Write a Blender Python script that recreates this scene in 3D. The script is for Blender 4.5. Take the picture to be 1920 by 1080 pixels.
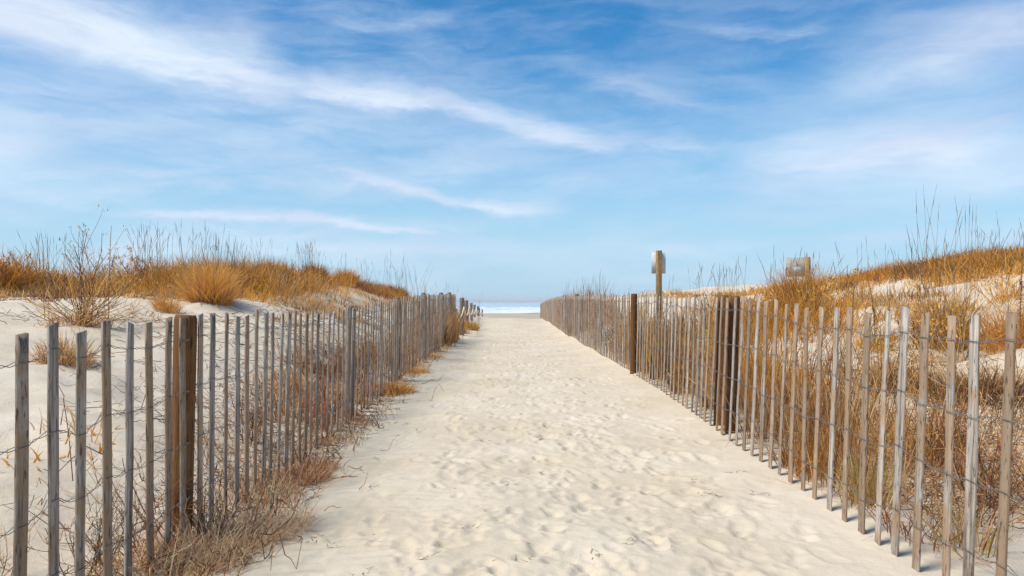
import bpy, math, random
import numpy as np
from mathutils import Vector

for o in list(bpy.data.objects):
    bpy.data.objects.remove(o)
scene = bpy.context.scene
COL = scene.collection
R = math.radians
F = 1387.0            # focal length in photo pixels (1920 wide)
EYE = 1.05            # lens height over the near sand
HORIZ = 566.0         # photo row of the true horizon

# ------------------------------------------------------------------ camera
cam_d = bpy.data.cameras.new('camera')
cam = bpy.data.objects.new('camera', cam_d)
COL.objects.link(cam)
cam.location = (0, 0, EYE)
cam.rotation_euler = (R(90), 0, 0)
cam_d.sensor_width = 36
cam_d.lens = F / 1920 * 36
cam_d.shift_y = (HORIZ - 540) / 1920
cam_d.clip_start = 0.05
cam_d.clip_end = 30000
scene.camera = cam

# ------------------------------------------------------------------ view
scene.view_settings.view_transform = 'Standard'
scene.view_settings.look = 'None'
scene.view_settings.gamma = 1
scene.view_settings.use_curve_mapping = False
scene.view_settings.exposure = 0.76

# ------------------------------------------------------------------ sun
SUN_AZ, SUN_EL = R(-114), R(54)     # azimuth from +Y (the sea), negative to the left
sd = Vector((math.sin(SUN_AZ)*math.cos(SUN_EL), math.cos(SUN_AZ)*math.cos(SUN_EL), math.sin(SUN_EL)))
sun_d = bpy.data.lights.new('sun', 'SUN')
sun_d.energy = 2.7
sun_d.angle = R(24)
sun_d.color = (1.0, 0.93, 0.835)
sun = bpy.data.objects.new('sun', sun_d)
COL.objects.link(sun)
sun.rotation_euler = sd.to_track_quat('Z', 'Y').to_euler()
sun.location = (-20, 20, 30)


# ------------------------------------------------------------------ node helper
class NT:
    def __init__(s, nt):
        s.nt = nt; s.n = nt.nodes; s.l = nt.links
    def node(s, t, **kw):
        x = s.n.new(t)
        for k, v in kw.items(): setattr(x, k, v)
        return x
    def put(s, sock, v):
        if isinstance(v, bpy.types.NodeSocket): s.l.new(v, sock)
        elif v is not None: sock.default_value = v
    def m(s, op, a, b=None, c=None, clamp=False):
        x = s.node('ShaderNodeMath', operation=op); x.use_clamp = clamp
        s.put(x.inputs[0], a); s.put(x.inputs[1], b); s.put(x.inputs[2], c)
        return x.outputs[0]
    def vm(s, op, a, b=None):
        x = s.node('ShaderNodeVectorMath', operation=op)
        s.put(x.inputs[0], a); s.put(x.inputs[1], b)
        return x.outputs[0]
    def xyz(s, a, b, c):
        x = s.node('ShaderNodeCombineXYZ')
        s.put(x.inputs[0], a); s.put(x.inputs[1], b); s.put(x.inputs[2], c)
        return x.outputs[0]
    def noise(s, vec, scale, detail=4, rough=0.55, dist=0.0, out=0):
        x = s.node('ShaderNodeTexNoise')
        if vec is not None: s.l.new(vec, x.inputs['Vector'])
        x.inputs['Scale'].default_value = scale; x.inputs['Detail'].default_value = detail
        x.inputs['Roughness'].default_value = rough; x.inputs['Distortion'].default_value = dist
        return x.outputs[out]
    def ss(s, v, a, b, lo=0.0, hi=1.0):
        x = s.node('ShaderNodeMapRange', interpolation_type='SMOOTHSTEP')
        s.put(x.inputs[0], v)
        for i, q in zip((1, 2, 3, 4), (a, b, lo, hi)): s.put(x.inputs[i], q)
        return x.outputs[0]
    def mix(s, fac, a, b, bt='MIX'):
        x = s.node('ShaderNodeMix', data_type='RGBA', blend_type=bt)
        s.put(x.inputs[0], fac)
        for i, v in ((6, a), (7, b)):
            if isinstance(v, tuple) and len(v) == 3: v = (*v, 1)
            s.put(x.inputs[i], v)
        return x.outputs[2]


# ------------------------------------------------------------------ sky
world = bpy.data.worlds.new('World'); scene.world = world
world.use_nodes = True
w = NT(world.node_tree); w.n.clear()
sky = w.node('ShaderNodeTexSky', sky_type='NISHITA')
sky.sun_disc = False
sky.sun_elevation = SUN_EL
sky.sun_rotation = SUN_AZ
sky.altitude = 0; sky.air_density = 1.0; sky.dust_density = 0.35; sky.ozone_density = 2.2
tc = w.node('ShaderNodeTexCoord')
sep = w.node('ShaderNodeSeparateXYZ'); w.l.new(tc.outputs['Generated'], sep.inputs[0])
dx, dy, dz = sep.outputs
az = w.m('ARCTAN2', dx, dy)
el = w.m('ARCSINE', w.m('MINIMUM', w.m('MAXIMUM', dz, -1.0), 1.0))
# wind-drawn cirrus: a warped, stretched noise on the dome
wv = w.xyz(w.m('MULTIPLY', az, 3.0), w.m('MULTIPLY', el, 9.0), 0.0)
warp = w.noise(wv, 1.3, 6, 0.6, 0.4)
warp2 = w.noise(w.vm('ADD', wv, (7.3, 2.1, 4.0)), 3.6, 7, 0.65, 0.6)
wl = w.m('SUBTRACT', warp, 0.5)
wf = w.m('SUBTRACT', warp2, 0.5)
elw = w.m('ADD', el, w.m('ADD', w.m('MULTIPLY', wl, 0.042), w.m('MULTIPLY', wf, 0.020)))
azw = w.m('ADD', az, w.m('MULTIPLY', wl, 0.16))
fine = w.noise(w.xyz(w.m('ADD', w.m('MULTIPLY', az, 7.0), w.m('MULTIPLY', el, 11.0)), w.m('MULTIPLY', elw, 34.0), 1.0), 1.0, 8, 0.62, 0.5)
fine2 = w.noise(w.xyz(w.m('MULTIPLY', az, 5.0), w.m('MULTIPLY', elw, 22.0), 5.0), 1.0, 6, 0.6, 0.3)
fib = w.ss(fine, 0.32, 0.68, 0.15, 1.35)


def ang(px, py):
    x = (px-960)/F; z = (HORIZ-py)/F
    return math.atan(x), math.atan2(z, math.hypot(1, x))


def streak(pts, w_up, w_dn, amp, fade_l, fade_r, textured=1.0):
    """pts: points of the streak; widths in photo pixels above and below"""
    A = [ang(*p) for p in pts]
    deg = 2 if len(pts) > 2 else 1
    c = np.polyfit([a[0] for a in A], [a[1] for a in A], deg)
    if deg == 1: c = np.array([0, *c])
    t = w.m('ADD', w.m('MULTIPLY', w.m('ADD', w.m('MULTIPLY', azw, float(c[0])), float(c[1])), azw), float(c[2]))
    d = w.m('SUBTRACT', elw, t)
    up = w.m('DIVIDE', w.m('MAXIMUM', d, 0.0), w_up/F)
    dn = w.m('DIVIDE', w.m('MINIMUM', d, 0.0), w_dn/F)
    q = w.m('ADD', w.m('MULTIPLY', up, up), w.m('MULTIPLY', dn, dn))
    g = w.m('EXPONENT', w.m('MULTIPLY', q, -1.0))
    a0, a1 = A[0][0], A[-1][0]
    g = w.m('MULTIPLY', g, w.ss(azw, a0-fade_l/F, a0+fade_l/F))
    g = w.m('MULTIPLY', g, w.ss(azw, a1+fade_r/F, a1-fade_r/F))
    g = w.m('MULTIPLY', g, w.m('ADD', w.m('MULTIPLY', fib, textured), 1.0-textured))
    return w.m('MULTIPLY', g, amp)


S = [
    streak([(-260, -20), (150, 58), (520, 160)], 62, 36, 1.15, 120, 60, 0.35),
    streak([(520, 165), (800, 197), (1110, 275)], 30, 15, 0.9, 90, 90, 0.4),
    streak([(1040, 262), (1230, 278), (1400, 272)], 20, 14, 0.42, 80, 60, 0.8),
    streak([(1080, 140), (1200, 180), (1330, 212)], 30, 22, 0.30, 90, 90, 1.0),
    streak([(620, 318), (800, 368), (1010, 392)], 13, 8, 0.70, 60, 90, 0.5),
    streak([(250, 402), (480, 408), (800, 438)], 9, 7, 0.85, 40, 30, 0.35),
    streak([(-200, 290), (60, 262)], 50, 48, 0.85, 80, 60, 0.3),
    streak([(-200, 380), (240, 330)], 60, 60, 0.25, 80, 120, 0.4),
    streak([(1420, 320), (1680, 285), (2000, 290)], 55, 60, 0.85, 120, 150, 0.35),
    streak([(1640, 120), (2050, 20)], 60, 70, 0.72, 120, 150, 0.3),
    streak([(1330, 60), (1450, 66), (1560, 46)], 12, 8, 0.28, 50, 40, 0.9),
    streak([(640, 40), (760, 45), (860, 22)], 12, 10, 0.22, 50, 60, 0.9),
    streak([(1020, 340), (1120, 348)], 14, 8, 0.35, 50, 50, 0.8),
    streak([(1500, 452), (1900, 440)], 10, 14, 0.22, 100, 200, 0.6),
    streak([(1200, 468), (1420, 460)], 8, 6, 0.30, 80, 80, 0.9),
    streak([(480, 462), (860, 470)], 12, 12, 0.28, 100, 120, 0.5),
    streak([(-200, 170), (420, 215), (1000, 300)], 60, 60, 0.26, 100, 160, 0.7),
]
mask = S[0]
for q in S[1:]:
    mask = w.m('SUBTRACT', w.m('ADD', mask, q), w.m('MULTIPLY', mask, q))
# thin veil everywhere, thicker towards the left and low down
veil = w.ss(fine2, 0.34, 0.70, 0.03, 0.48)
veil = w.m('MULTIPLY', veil, w.m('MULTIPLY', w.ss(az, -0.55, 0.35, 1.05, 0.55), w.ss(el, .05, .40, 1.15, .8)))
mask = w.m('SUBTRACT', w.m('ADD', mask, veil), w.m('MULTIPLY', mask, veil), clamp=True)
hs = w.node('ShaderNodeHueSaturation'); hs.inputs['Saturation'].default_value = 1.36
w.l.new(sky.outputs[0], hs.inputs['Color'])
tint = w.mix(1.0, hs.outputs[0], (0.56, 1.10, 1.16), 'MULTIPLY')
lowhaze = w.ss(el, 0.0, 0.36, 0.88, 0.0)
skyc = w.mix(lowhaze, tint, (3.8, 5.4, 7.1))
cloudc = w.mix(w.ss(wl, -0.15, 0.15), (5.3, 6.0, 7.5), (6.2, 7.1, 8.2))
allc = w.mix(mask, skyc, cloudc)
bg = w.node('ShaderNodeBackground'); w.l.new(allc, bg.inputs[0]); bg.inputs[1].default_value = 0.075
wo = w.node('ShaderNodeOutputWorld'); w.l.new(bg.outputs[0], wo.inputs[0])


# ------------------------------------------------------------------ small numeric helpers
rng = np.random.default_rng(11)
rnd = random.Random(5)


def vnoise(x, y, seed=0):
    xi = np.floor(x).astype(np.int64); yi = np.floor(y).astype(np.int64)
    xf = x-xi; yf = y-yi
    def h(a, b):
        n = (a*374761393 + b*668265263 + seed*1442695041) & 0x7fffffff
        n = ((n ^ (n >> 13)) * 1274126177) & 0x7fffffff
        return ((n ^ (n >> 16)) & 0xffff) / 65535.0
    u = xf*xf*(3-2*xf); v = yf*yf*(3-2*yf)
    return (h(xi, yi)*(1-u)+h(xi+1, yi)*u)*(1-v)+(h(xi, yi+1)*(1-u)+h(xi+1, yi+1)*u)*v - 0.5


def fbm(x, y, octs=4, seed=0, gain=0.5):
    s = 0; a = 1.0
    for i in range(octs):
        s = s + a*vnoise(x, y, seed+i*17); x = x*2.03+11.3; y = y*2.03+5.7; a *= gain
    return s


def W(px, py, Y):
    """photo pixel at depth Y -> world point"""
    return ((px-960)/F*Y, Y, EYE+(HORIZ-py)/F*Y)


def sstep(x, a, b):
    t = np.clip((x-a)/(b-a), 0, 1); return t*t*(3-2*t)


# fence foot and top lines, read off the photograph: column -> rows
LX = np.array([-400, 40, 101, 151, 201, 242, 280, 315, 342, 424, 480, 540, 600, 650, 700, 745, 800, 851], float)
LT = np.array([640, 622, 616, 614, 606, 601, 600, 598, 592, 588, 586, 587, 584, 577, 569, 558, 552, 552], float)
LBX = np.array([-400, 342, 424, 496, 526, 599, 627, 668, 709, 755, 813, 851], float)
LB = np.array([1605, 1032, 968, 915, 896, 838, 815, 782, 750, 706, 664, 634], float)
RX = np.array([1000, 1009, 1017, 1026, 1036, 1053, 1078, 1118, 1190, 1260, 1340, 1400, 1480, 1560, 1675, 1780, 1883, 2400], float)
RT = np.array([577, 571, 567, 562, 559, 555, 554, 553, 552, 553, 556, 561, 568, 575, 582, 585, 588, 600], float)
RBX = np.array([1000, 1016, 1036, 1057, 1100, 1190, 1340, 1508, 1600, 1675, 1765, 2400], float)
RB = np.array([599, 597, 609, 624, 650, 700, 800, 922, 985, 1034, 1095, 1530], float)
XL = lambda Y: -np.interp(Y, [0, 10, 20, 30], [1.5, 1.5, 1.5, 1.55])
XR = lambda Y: np.interp(Y, [0, 10, 15, 21, 29, 50], [1.6, 1.6, 1.55, 1.5, 1.6, 2.0])


def fence_line(side, Y):
    """-> x, z_foot, z_top"""
    X = float(XL(Y) if side < 0 else XR(Y))
    px = 960+X*F/Y
    if side < 0: yt, yb = np.interp(px, LX, LT), np.interp(px, LBX, LB)
    else: yt, yb = np.interp(px, RX, RT), np.interp(px, RBX, RB)
    return X, EYE+(HORIZ-yb)/F*Y, EYE+(HORIZ-yt)/F*Y


# ------------------------------------------------------------------ terrain height
ctrl = []
for Y in (2.2, 2.8, 3.4, 4.2, 5, 6, 7.2, 8.8, 10.5, 13, 16, 19):
    X, zb, zt = fence_line(-1, Y); ctrl.append((X, Y, zb)); ctrl.append((-0.75, Y, zb*0.35+0.0))
for Y in (2.2, 2.8, 3.4, 4.2, 5, 6, 7.2, 8.8, 10.5, 13, 16, 20, 25, 30, 38, 46):
    X, zb, zt = fence_line(1, Y); ctrl.append((X, Y, zb)); ctrl.append((0.8, Y, zb*0.45))
for Y, z in ((1, 0), (3, 0), (6, 0), (10, .02), (15, .04), (20, .05), (30, .05), (42, .04)):
    ctrl.append((0, Y, z))
for Y in (22, 27, 37, 45): ctrl.append((-1.7, Y, 0.04))
for p in [(385, 572, 11), (300, 600, 9.6), (150, 608, 8), (120, 690, 6.3), (30, 770, 5), (0, 900, 3.6), (230, 800, 4.6),
          (128, 556, 12), (30, 556, 12), (473, 545, 15), (480, 526, 17), (330, 532, 14.5), (130, 534, 14), (-100, 530, 13), (480, 600, 10),
          (640, 552, 18), (640, 532, 21), (590, 582, 14), (720, 549, 25), (760, 560, 29), (560, 640, 9), (660, 610, 14), (760, 590, 20),
          (1235, 606, 13), (1240, 558, 21), (1800, 830, 4.6), (1900, 720, 6.4), (1750, 640, 8), (1650, 575, 10.5), (1850, 556, 10.2),
          (1540, 548, 15), (1600, 531, 15), (1750, 506, 14), (1920, 482, 13), (2100, 470, 12), (1400, 555, 19), (1310, 556, 22),
          (1100, 562, 30), (1500, 640, 8.5), (1400, 620, 10.5), (1330, 600, 13), (1600, 800, 5.6), (1150, 590, 18)]:
    ctrl.append(W(*p))
ctrl += [(-16, 14, 1.6), (-16, 4, .8), (-16, 30, 1.8), (16, 14, 2.0), (16, 4, .9), (16, 30, 1.9), (-6, 1, .5), (6, 1, .4), (-2.2, 1, -.02), (2.4, 1, .02),
         (-6, 30, 1.5), (6, 30, 1.5), (-3.2, 44, .5), (3.6, 48, .4), (-8, 50, 1.0), (9, 50, 1.0), (-2.6, 24, .6), (-2.4, 34, .35)]
ctrl = np.array(ctrl)
def tr(X, Y): return np.stack([np.asarray(X, float), 5*np.log(np.maximum(Y, .3)+1.5)], -1)
CP = tr(ctrl[:, 0], ctrl[:, 1])
D = np.sqrt(((CP[:, None]-CP[None])**2).sum(-1)+.03)
n = len(CP)
A = np.zeros((n+1, n+1)); A[:n, :n] = D-np.eye(n)*.02; A[n, :n] = 1; A[:n, n] = 1
sol = np.linalg.solve(A, np.append(ctrl[:, 2], 0))


def base_z(X, Y):
    X = np.asarray(X, float); Y = np.asarray(Y, float)
    Q = tr(np.clip(X, -16, 16), Y).reshape(-1, 2)
    z = np.full(len(Q), sol[n])
    for i in range(n):
        z += sol[i]*np.sqrt(((Q-CP[i])**2).sum(-1)+.03)
    z = z.reshape(X.shape)
    wide = sstep(np.abs(X), 1.7, 3.2)
    # roll of the open dunes, far dunes to either side
    z = z + wide*(fbm(X*.55, Y*.4, 3, 3)*.14 + fbm(X*2.1, Y*1.7, 3, 9)*.08 + fbm(X*5.5, Y*4, 3, 14)*.035)
    z = z + sstep(np.abs(X), 14, 40)*(fbm(X*.05, Y*.05, 3, 21)*2.2+.5)
    # behind the dune line the land drops to the beach and on to the water
    edge = 46+sstep(np.abs(X), 2, 10)*14+wide*fbm(X*.1, Y*0, 2, 40)*8
    k = sstep(Y, edge, edge+24)
    beach = np.interp(Y, [0, 90, 240, 420], [-1.15, -1.15, -2.6, -5.5]) + fbm(X*.03, Y*.05, 2, 31)*.12
    return z*(1-k)+beach*k


# grid: fine over the path, coarser outwards
xs = np.concatenate([np.arange(-1.95, 1.95001, .0125)])
side = [1.95]
st = .02
while side[-1] < 700:
    side.append(side[-1]+st); st *= 1.045
side = np.array(side[1:])
xs = np.concatenate([-side[::-1], xs, side])
ys = [1.2]
while ys[-1] < 46:
    y = ys[-1]; ys.append(y+min(max(.013, .0013*y*y), .12))
st = .13
while ys[-1] < 430:
    ys.append(ys[-1]+st); st *= 1.06
back = [-600, -200, -60, -20, -8, -3, -1, 0, .3, .5, .65, .8, .9, 1.0, 1.1]
ys = np.array(back+ys)
GX, GY = np.meshgrid(xs, ys)
GZ = base_z(GX, GY)
onpath = 1-sstep(np.abs(GX), 1.35, 1.75)
pathmid = sstep(GX, -1.5, -.7)*(1-sstep(GX, 1.0, 1.6))
nearw = 1-sstep(GY, 42, 60)
# trodden sand: lumps, then single prints
GZ += nearw*(fbm(GX*1.7, GY*1.3, 3, 50)*.024*(.4+onpath) + fbm(GX*6.5, GY*5, 3, 60)*.008*(.55+pathmid) + fbm(GX*24, GY*18, 2, 70)*.0035)
# small wind ripples by the left fence
rip = np.sin((GY*1.0+fbm(GX*3, GY*3, 2, 80)*.22)*2*np.pi/.11+GX*3.0)
GZ += nearw*rip*.0035*sstep(-GX, .1, .7)*onpath


def dent(cx, cy, rot, a, b, depth, rim=.35, rough=.0):
    r = max(a, b)*2.0
    i0, i1 = np.searchsorted(xs, [cx-r, cx+r]); j0, j1 = np.searchsorted(ys, [cy-r, cy+r])
    if i1-i0 < 2 or j1-j0 < 2: return
    x = GX[j0:j1, i0:i1]-cx; y = GY[j0:j1, i0:i1]-cy
    c, s = math.cos(rot), math.sin(rot)
    u = (x*c+y*s)/a; v = (-x*s+y*c)/b
    wob = 1+fbm(GX[j0:j1, i0:i1]*14, GY[j0:j1, i0:i1]*14, 2, 90)*.5
    q = np.sqrt(u*u+v*v)*wob
    GZ[j0:j1, i0:i1] += -depth*(1-sstep(q, .35, 1.0)) + depth*rim*np.exp(-((q-1.18)/.22)**2)


for k in range(2100):
    t = rng.random()
    cy = 2.0+42*t**1.9
    cx = rng.normal(.22, .62)
    if abs(cx) > 1.4: cx = rng.uniform(-1.25, 1.35)
    if cx < -.5 and rng.random() < .45: continue
    size = rng.uniform(.5, 1.15)
    rot = rng.normal(0, .5)
    dp = rng.uniform(.003, .0115)
    sc = 1+max(0, cy-10)*.02
    dent(cx, cy, rot, .055*size*sc, .115*size*sc, dp, rng.uniform(.15, .5))
    if rng.random() < .6: dent(cx+rng.normal(0, .01), cy-.11*size, rot, .04*size, .05*size, dp*.7, .2)
# a few deep prints seen near the camera
for px, py, a, b, dp in ((1037, 995, .055, .06, .022), (1160, 775, .075, .05, .03), (1285, 800, .07, .06, .026), (1290, 925, .09, .09, .02), (1180, 680, .07, .09, .03),
                         (1250, 830, .07, .05, .025), (1020, 820, .09, .06, .03), (985, 1050, .06, .06, .02), (1150, 790, .07, .05, .028), (1000, 880, .08, .05, .02),
                         (1190, 870, .08, .05, .02), (840, 1020, .07, .05, .018), (700, 990, .07, .05, .016), (1340, 960, .12, .08, .018), (1110, 950, .06, .05, .02)):
    Yd = EYE*F/(py-HORIZ); dent((px-960)/F*Yd, Yd, 0, a, b, dp*.75, .45)


def ground_z(X, Y):
    """height of the finished sheet (bilinear)"""
    X = np.atleast_1d(np.asarray(X, float)); Y = np.atleast_1d(np.asarray(Y, float))
    i = np.clip(np.searchsorted(xs, X)-1, 0, len(xs)-2); j = np.clip(np.searchsorted(ys, Y)-1, 0, len(ys)-2)
    u = (X-xs[i])/(xs[i+1]-xs[i]); v = (Y-ys[j])/(ys[j+1]-ys[j])
    return (GZ[j, i]*(1-u)+GZ[j, i+1]*u)*(1-v)+(GZ[j+1, i]*(1-u)+GZ[j+1, i+1]*u)*v


# ------------------------------------------------------------------ mesh builders
def raw_mesh(name, verts, faces, col=None, smooth=True):
    """faces: (n,4) or (n,3) int array"""
    me = bpy.data.meshes.new(name)
    verts = np.asarray(verts, np.float32); faces = np.asarray(faces, np.int32)
    nf, k = faces.shape
    me.vertices.add(len(verts)); me.vertices.foreach_set('co', verts.ravel())
    me.loops.add(nf*k); me.loops.foreach_set('vertex_index', faces.ravel())
    me.polygons.add(nf); me.polygons.foreach_set('loop_start', np.arange(0, nf*k, k, dtype=np.int32))
    try: me.polygons.foreach_set('loop_total', np.full(nf, k, np.int32))
    except Exception: pass
    if smooth: me.polygons.foreach_set('use_smooth', np.ones(nf, bool))
    me.update(calc_edges=True)
    if col is not None:
        c = me.color_attributes.new('Col', 'FLOAT_COLOR', 'POINT')
        c4 = np.ones((len(verts), 4), np.float32); c4[:, :3] = col
        c.data.foreach_set('color', c4.ravel())
    return me


def link(name, me, mat, parent=None, loc=None):
    o = bpy.data.objects.new(name, me); COL.objects.link(o)
    if mat is not None and not me.materials: me.materials.append(mat)
    if parent is not None: o.parent = parent
    if loc is not None: o.location = loc
    return o


def tag(o, label=None, cat=None, group=None, kind=None):
    if label: o['label'] = label
    if cat: o['category'] = cat
    if group: o['group'] = group
    if kind: o['kind'] = kind
    return o


def empty(name, loc, label, cat, group=None):
    o = bpy.data.objects.new(name, None); COL.objects.link(o); o.location = loc
    o.empty_display_size = .1
    return tag(o, label, cat, group)


# ------------------------------------------------------------------ materials
def new_mat(name, rough=.85, spec=.2):
    m = bpy.data.materials.new(name); m.use_nodes = True
    t = NT(m.node_tree); b = t.n['Principled BSDF']
    b.inputs['Roughness'].default_value = rough
    b.inputs['Specular IOR Level'].default_value = spec
    return m, t, b


def sand_material(name, tone=(1, 1, 1), bump=.5):
    m, t, b = new_mat(name, .95, .12)
    pos = t.node('ShaderNodeNewGeometry').outputs['Position']
    big = t.noise(pos, .9, 4, .6)
    mid = t.noise(pos, 7, 5, .65)
    grain = t.noise(pos, 260, 3, .8)
    c = t.mix(t.ss(big, .3, .7), tuple(q*r for q, r in zip((.59, .495, .355), tone)), tuple(q*r for q, r in zip((.665, .58, .45), tone)))
    c = t.mix(t.ss(mid, .45, .8, 0, .35), c, tuple(q*r for q, r in zip((.50, .41, .28), tone)))
    c = t.mix(t.ss(grain, .25, .75, 0, 1), t.mix(.80, (.33, .25, .16), c), c)
    # scattered dark specks of shell and litter
    speck = t.ss(t.noise(pos, 55, 2, .5), .74, .79, 0, .5)
    c = t.mix(speck, c, (.14, .09, .06))
    t.l.new(c, b.inputs['Base Color'])
    h = t.m('ADD', t.m('ADD', t.m('MULTIPLY', t.noise(pos, 34, 5, .7), .6), t.m('MULTIPLY', t.noise(pos, 9, 4, .6), 1.4)), t.m('MULTIPLY', grain, .14))
    bp = t.node('ShaderNodeBump'); bp.inputs['Strength'].default_value = bump; bp.inputs['Distance'].default_value = .012
    t.l.new(h, bp.inputs['Height']); t.l.new(bp.outputs[0], b.inputs['Normal'])
    return m


M_PATH = sand_material('trodden_sand')
M_DUNE = sand_material('dune_sand', (1.0, 1.0, 1.02), .6)
M_BEACH = sand_material('beach_sand', (.74, .72, .70), .3)


def wood_material(name, light, dark, brown, weather=1.0, scale=1.0):
    m, t, b = new_mat(name, .88, .2)
    oi = t.node('ShaderNodeObjectInfo'); geo = t.node('ShaderNodeNewGeometry')
    tcn = t.node('ShaderNodeTexCoord')
    off = t.m('MULTIPLY', oi.outputs['Random'], 37.0)
    p = t.vm('ADD', tcn.outputs['Object'], t.xyz(off, off, off))
    sx = t.node('ShaderNodeMapping'); t.l.new(p, sx.inputs[0]); sx.inputs['Scale'].default_value = (62*scale, 62*scale, 2.2*scale)
    grainv = sx.outputs[0]
    g1 = t.noise(grainv, 1.0, 6, .7, .3)
    sx2 = t.node('ShaderNodeMapping'); t.l.new(p, sx2.inputs[0]); sx2.inputs['Scale'].default_value = (110*scale, 110*scale, 14*scale)
    g2 = t.noise(sx2.outputs[0], 1.0, 3, .7)
    c = t.mix(t.ss(g1, .33, .60), dark, light)
    blot = t.noise(p, 5.0, 4, .6)
    per = t.m('ADD', t.m('MULTIPLY', oi.outputs['Random'], .34), -.17)
    c = t.mix(t.ss(t.m('ADD', blot, per), .40, .60, 0, .8*weather), c, brown)
    c = t.mix(t.ss(g2, .56, .66, 0, .8), c, tuple(q*.28 for q in dark))
    val = t.node('ShaderNodeHueSaturation'); t.l.new(c, val.inputs['Color'])
    r2 = t.m('FRACT', t.m('MULTIPLY', oi.outputs['Random'], 7.77))
    t.l.new(t.m('ADD', t.m('MULTIPLY', r2, .42), .76), val.inputs['Value'])
    t.l.new(val.outputs[0], b.inputs['Base Color'])
    bp = t.node('ShaderNodeBump'); bp.inputs['Strength'].default_value = .7; bp.inputs['Distance'].default_value = .003
    t.l.new(t.m('ADD', g1, t.m('MULTIPLY', g2, -.5)), bp.inputs['Height']); t.l.new(bp.outputs[0], b.inputs['Normal'])
    return m


M_SLAT = wood_material('weathered_lath', (.48, .42, .355), (.15, .11, .08), (.35, .225, .13))
M_POST = wood_material('treated_post', (.27, .135, .05), (.085, .038, .017), (.17, .075, .03), scale=.7)
M_GREYPOST = wood_material('grey_post', (.28, .235, .19), (.12, .095, .07), (.21, .14, .08), scale=.7)

M_SIGNPOST = wood_material('brown_sign_post', (.42, .28, .14), (.11, .06, .03), (.30, .17, .07), scale=.6)
M_WIRE, t, b = new_mat('galvanised_wire', .55, .4)
b.inputs['Base Color'].default_value = (.20, .18, .165, 1); b.inputs['Metallic'].default_value = .35
M_ROPE, t, b = new_mat('rope', .9, .1)
t.l.new(t.mix(t.noise(t.node('ShaderNodeTexCoord').outputs['Object'], 90, 2), (.62, .52, .38), (.78, .70, .56)), b.inputs['Base Color'])
M_SIGN, t, b = new_mat('bare_sign_back', .6, .3)
t.l.new(t.mix(t.ss(t.noise(t.node('ShaderNodeTexCoord').outputs['Object'], 9, 4), .35, .7), (.30, .30, .27), (.43, .41, .35)), b.inputs['Base Color'])
M_LABEL, t, b = new_mat('pale_sticker', .6, .3); b.inputs['Base Color'].default_value = (.36, .47, .52, 1)


def plant_material(name, transl=.25):
    m, t, b = new_mat(name, .7, .15)
    a = t.node('ShaderNodeAttribute', attribute_name='Col')
    pos = t.node('ShaderNodeNewGeometry').outputs['Position']
    c = t.mix(t.ss(t.noise(pos, 18, 3), .3, .7, 0, .18), a.outputs['Color'], t.mix(1.0, a.outputs['Color'], (.55, .5, .45), 'MULTIPLY'))
    t.l.new(c, b.inputs['Base Color'])
    tr_ = t.node('ShaderNodeBsdfTranslucent'); t.l.new(c, tr_.inputs[0])
    mx = t.node('ShaderNodeMixShader'); mx.inputs[0].default_value = transl
    t.l.new(b.outputs[0], mx.inputs[1]); t.l.new(tr_.outputs[0], mx.inputs[2])
    t.l.new(mx.outputs[0], t.n['Material Output'].inputs[0])
    return m


M_GRASS = plant_material('dry_grass', .3)
M_TWIG = plant_material('dead_twig', 0.0)

# ------------------------------------------------------------------ ground sheet cut into path, dune and beach
nx, ny = len(xs), len(ys)
V = np.stack([GX, GY, GZ], -1).reshape(-1, 3)
jj, ii = np.meshgrid(np.arange(ny-1), np.arange(nx-1), indexing='ij')
a = (jj*nx+ii).ravel()
Q = np.stack([a, a+1, a+nx+1, a+nx], 1)
cx = (xs[ii]+xs[ii+1]).ravel()/2; cy = (ys[jj]+ys[jj+1]).ravel()/2
# vertex normals of the whole sheet
gx = np.gradient(GZ, xs, axis=1); gy = np.gradient(GZ, ys, axis=0)
NRM = np.stack([-gx, -gy, np.ones_like(gx)], -1).reshape(-1, 3); NRM /= np.linalg.norm(NRM, axis=1)[:, None]
left_e = XL(cy)-.12; right_e = XR(cy)+.12
is_path = (cx > left_e) & (cx < right_e) & (cy < 47) & (cy > 0)
is_beach = (cy > 74)
for nm, sel, mat in (('sand_path', is_path, M_PATH), ('dune_ground', ~is_path & ~is_beach, M_DUNE), ('beach', is_beach & ~is_path, M_BEACH)):
    q = Q[sel]; used, inv = np.unique(q, return_inverse=True)
    me = raw_mesh(nm, V[used], inv.reshape(-1, 4))
    me.normals_split_custom_set_from_vertices(NRM[used].tolist())
    tag(link(nm, me, mat), kind='structure')

# ------------------------------------------------------------------ the sea
yy = [232.0]; st = .9
while yy[-1] < 14000: yy.append(yy[-1]+st); st *= 1.035 if yy[-1] > 420 else 1.004
yy = np.array(yy); xx = np.concatenate([-np.geomspace(60, 9000, 50)[::-1], np.linspace(-58, 58, 160), np.geomspace(60, 9000, 50)])
SX, SY = np.meshgrid(xx, yy)
near = 1-sstep(SY, 380, 700)
SZ = np.full_like(SX, -2.55) + near*fbm(SX*.05, SY*.12, 4, 200)*.5
foam = np.zeros_like(SX)
for k, (yb, hgt, wd) in enumerate(((247, .5, 5), (266, 1.5, 8), (292, 1.9, 10), (325, 1.7, 14), (370, 1.3, 16))):
    line = yb+fbm(SX*.02, SX*0, 3, 210+k)*16
    along = .55+fbm(SX*.035, SX*0+k, 3, 230+k)*1.1
    g = np.exp(-((SY-line)/(wd*.35))**2)
    SZ += g*hgt*np.clip(along, .15, 1.2)*(1+fbm(SX*.5, SY*.5, 3, 240)*.7)
    foam = np.maximum(foam, np.exp(-((SY-line+2)/(wd*.8))**2)*np.clip(along*1.7, .2, 1))
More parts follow.
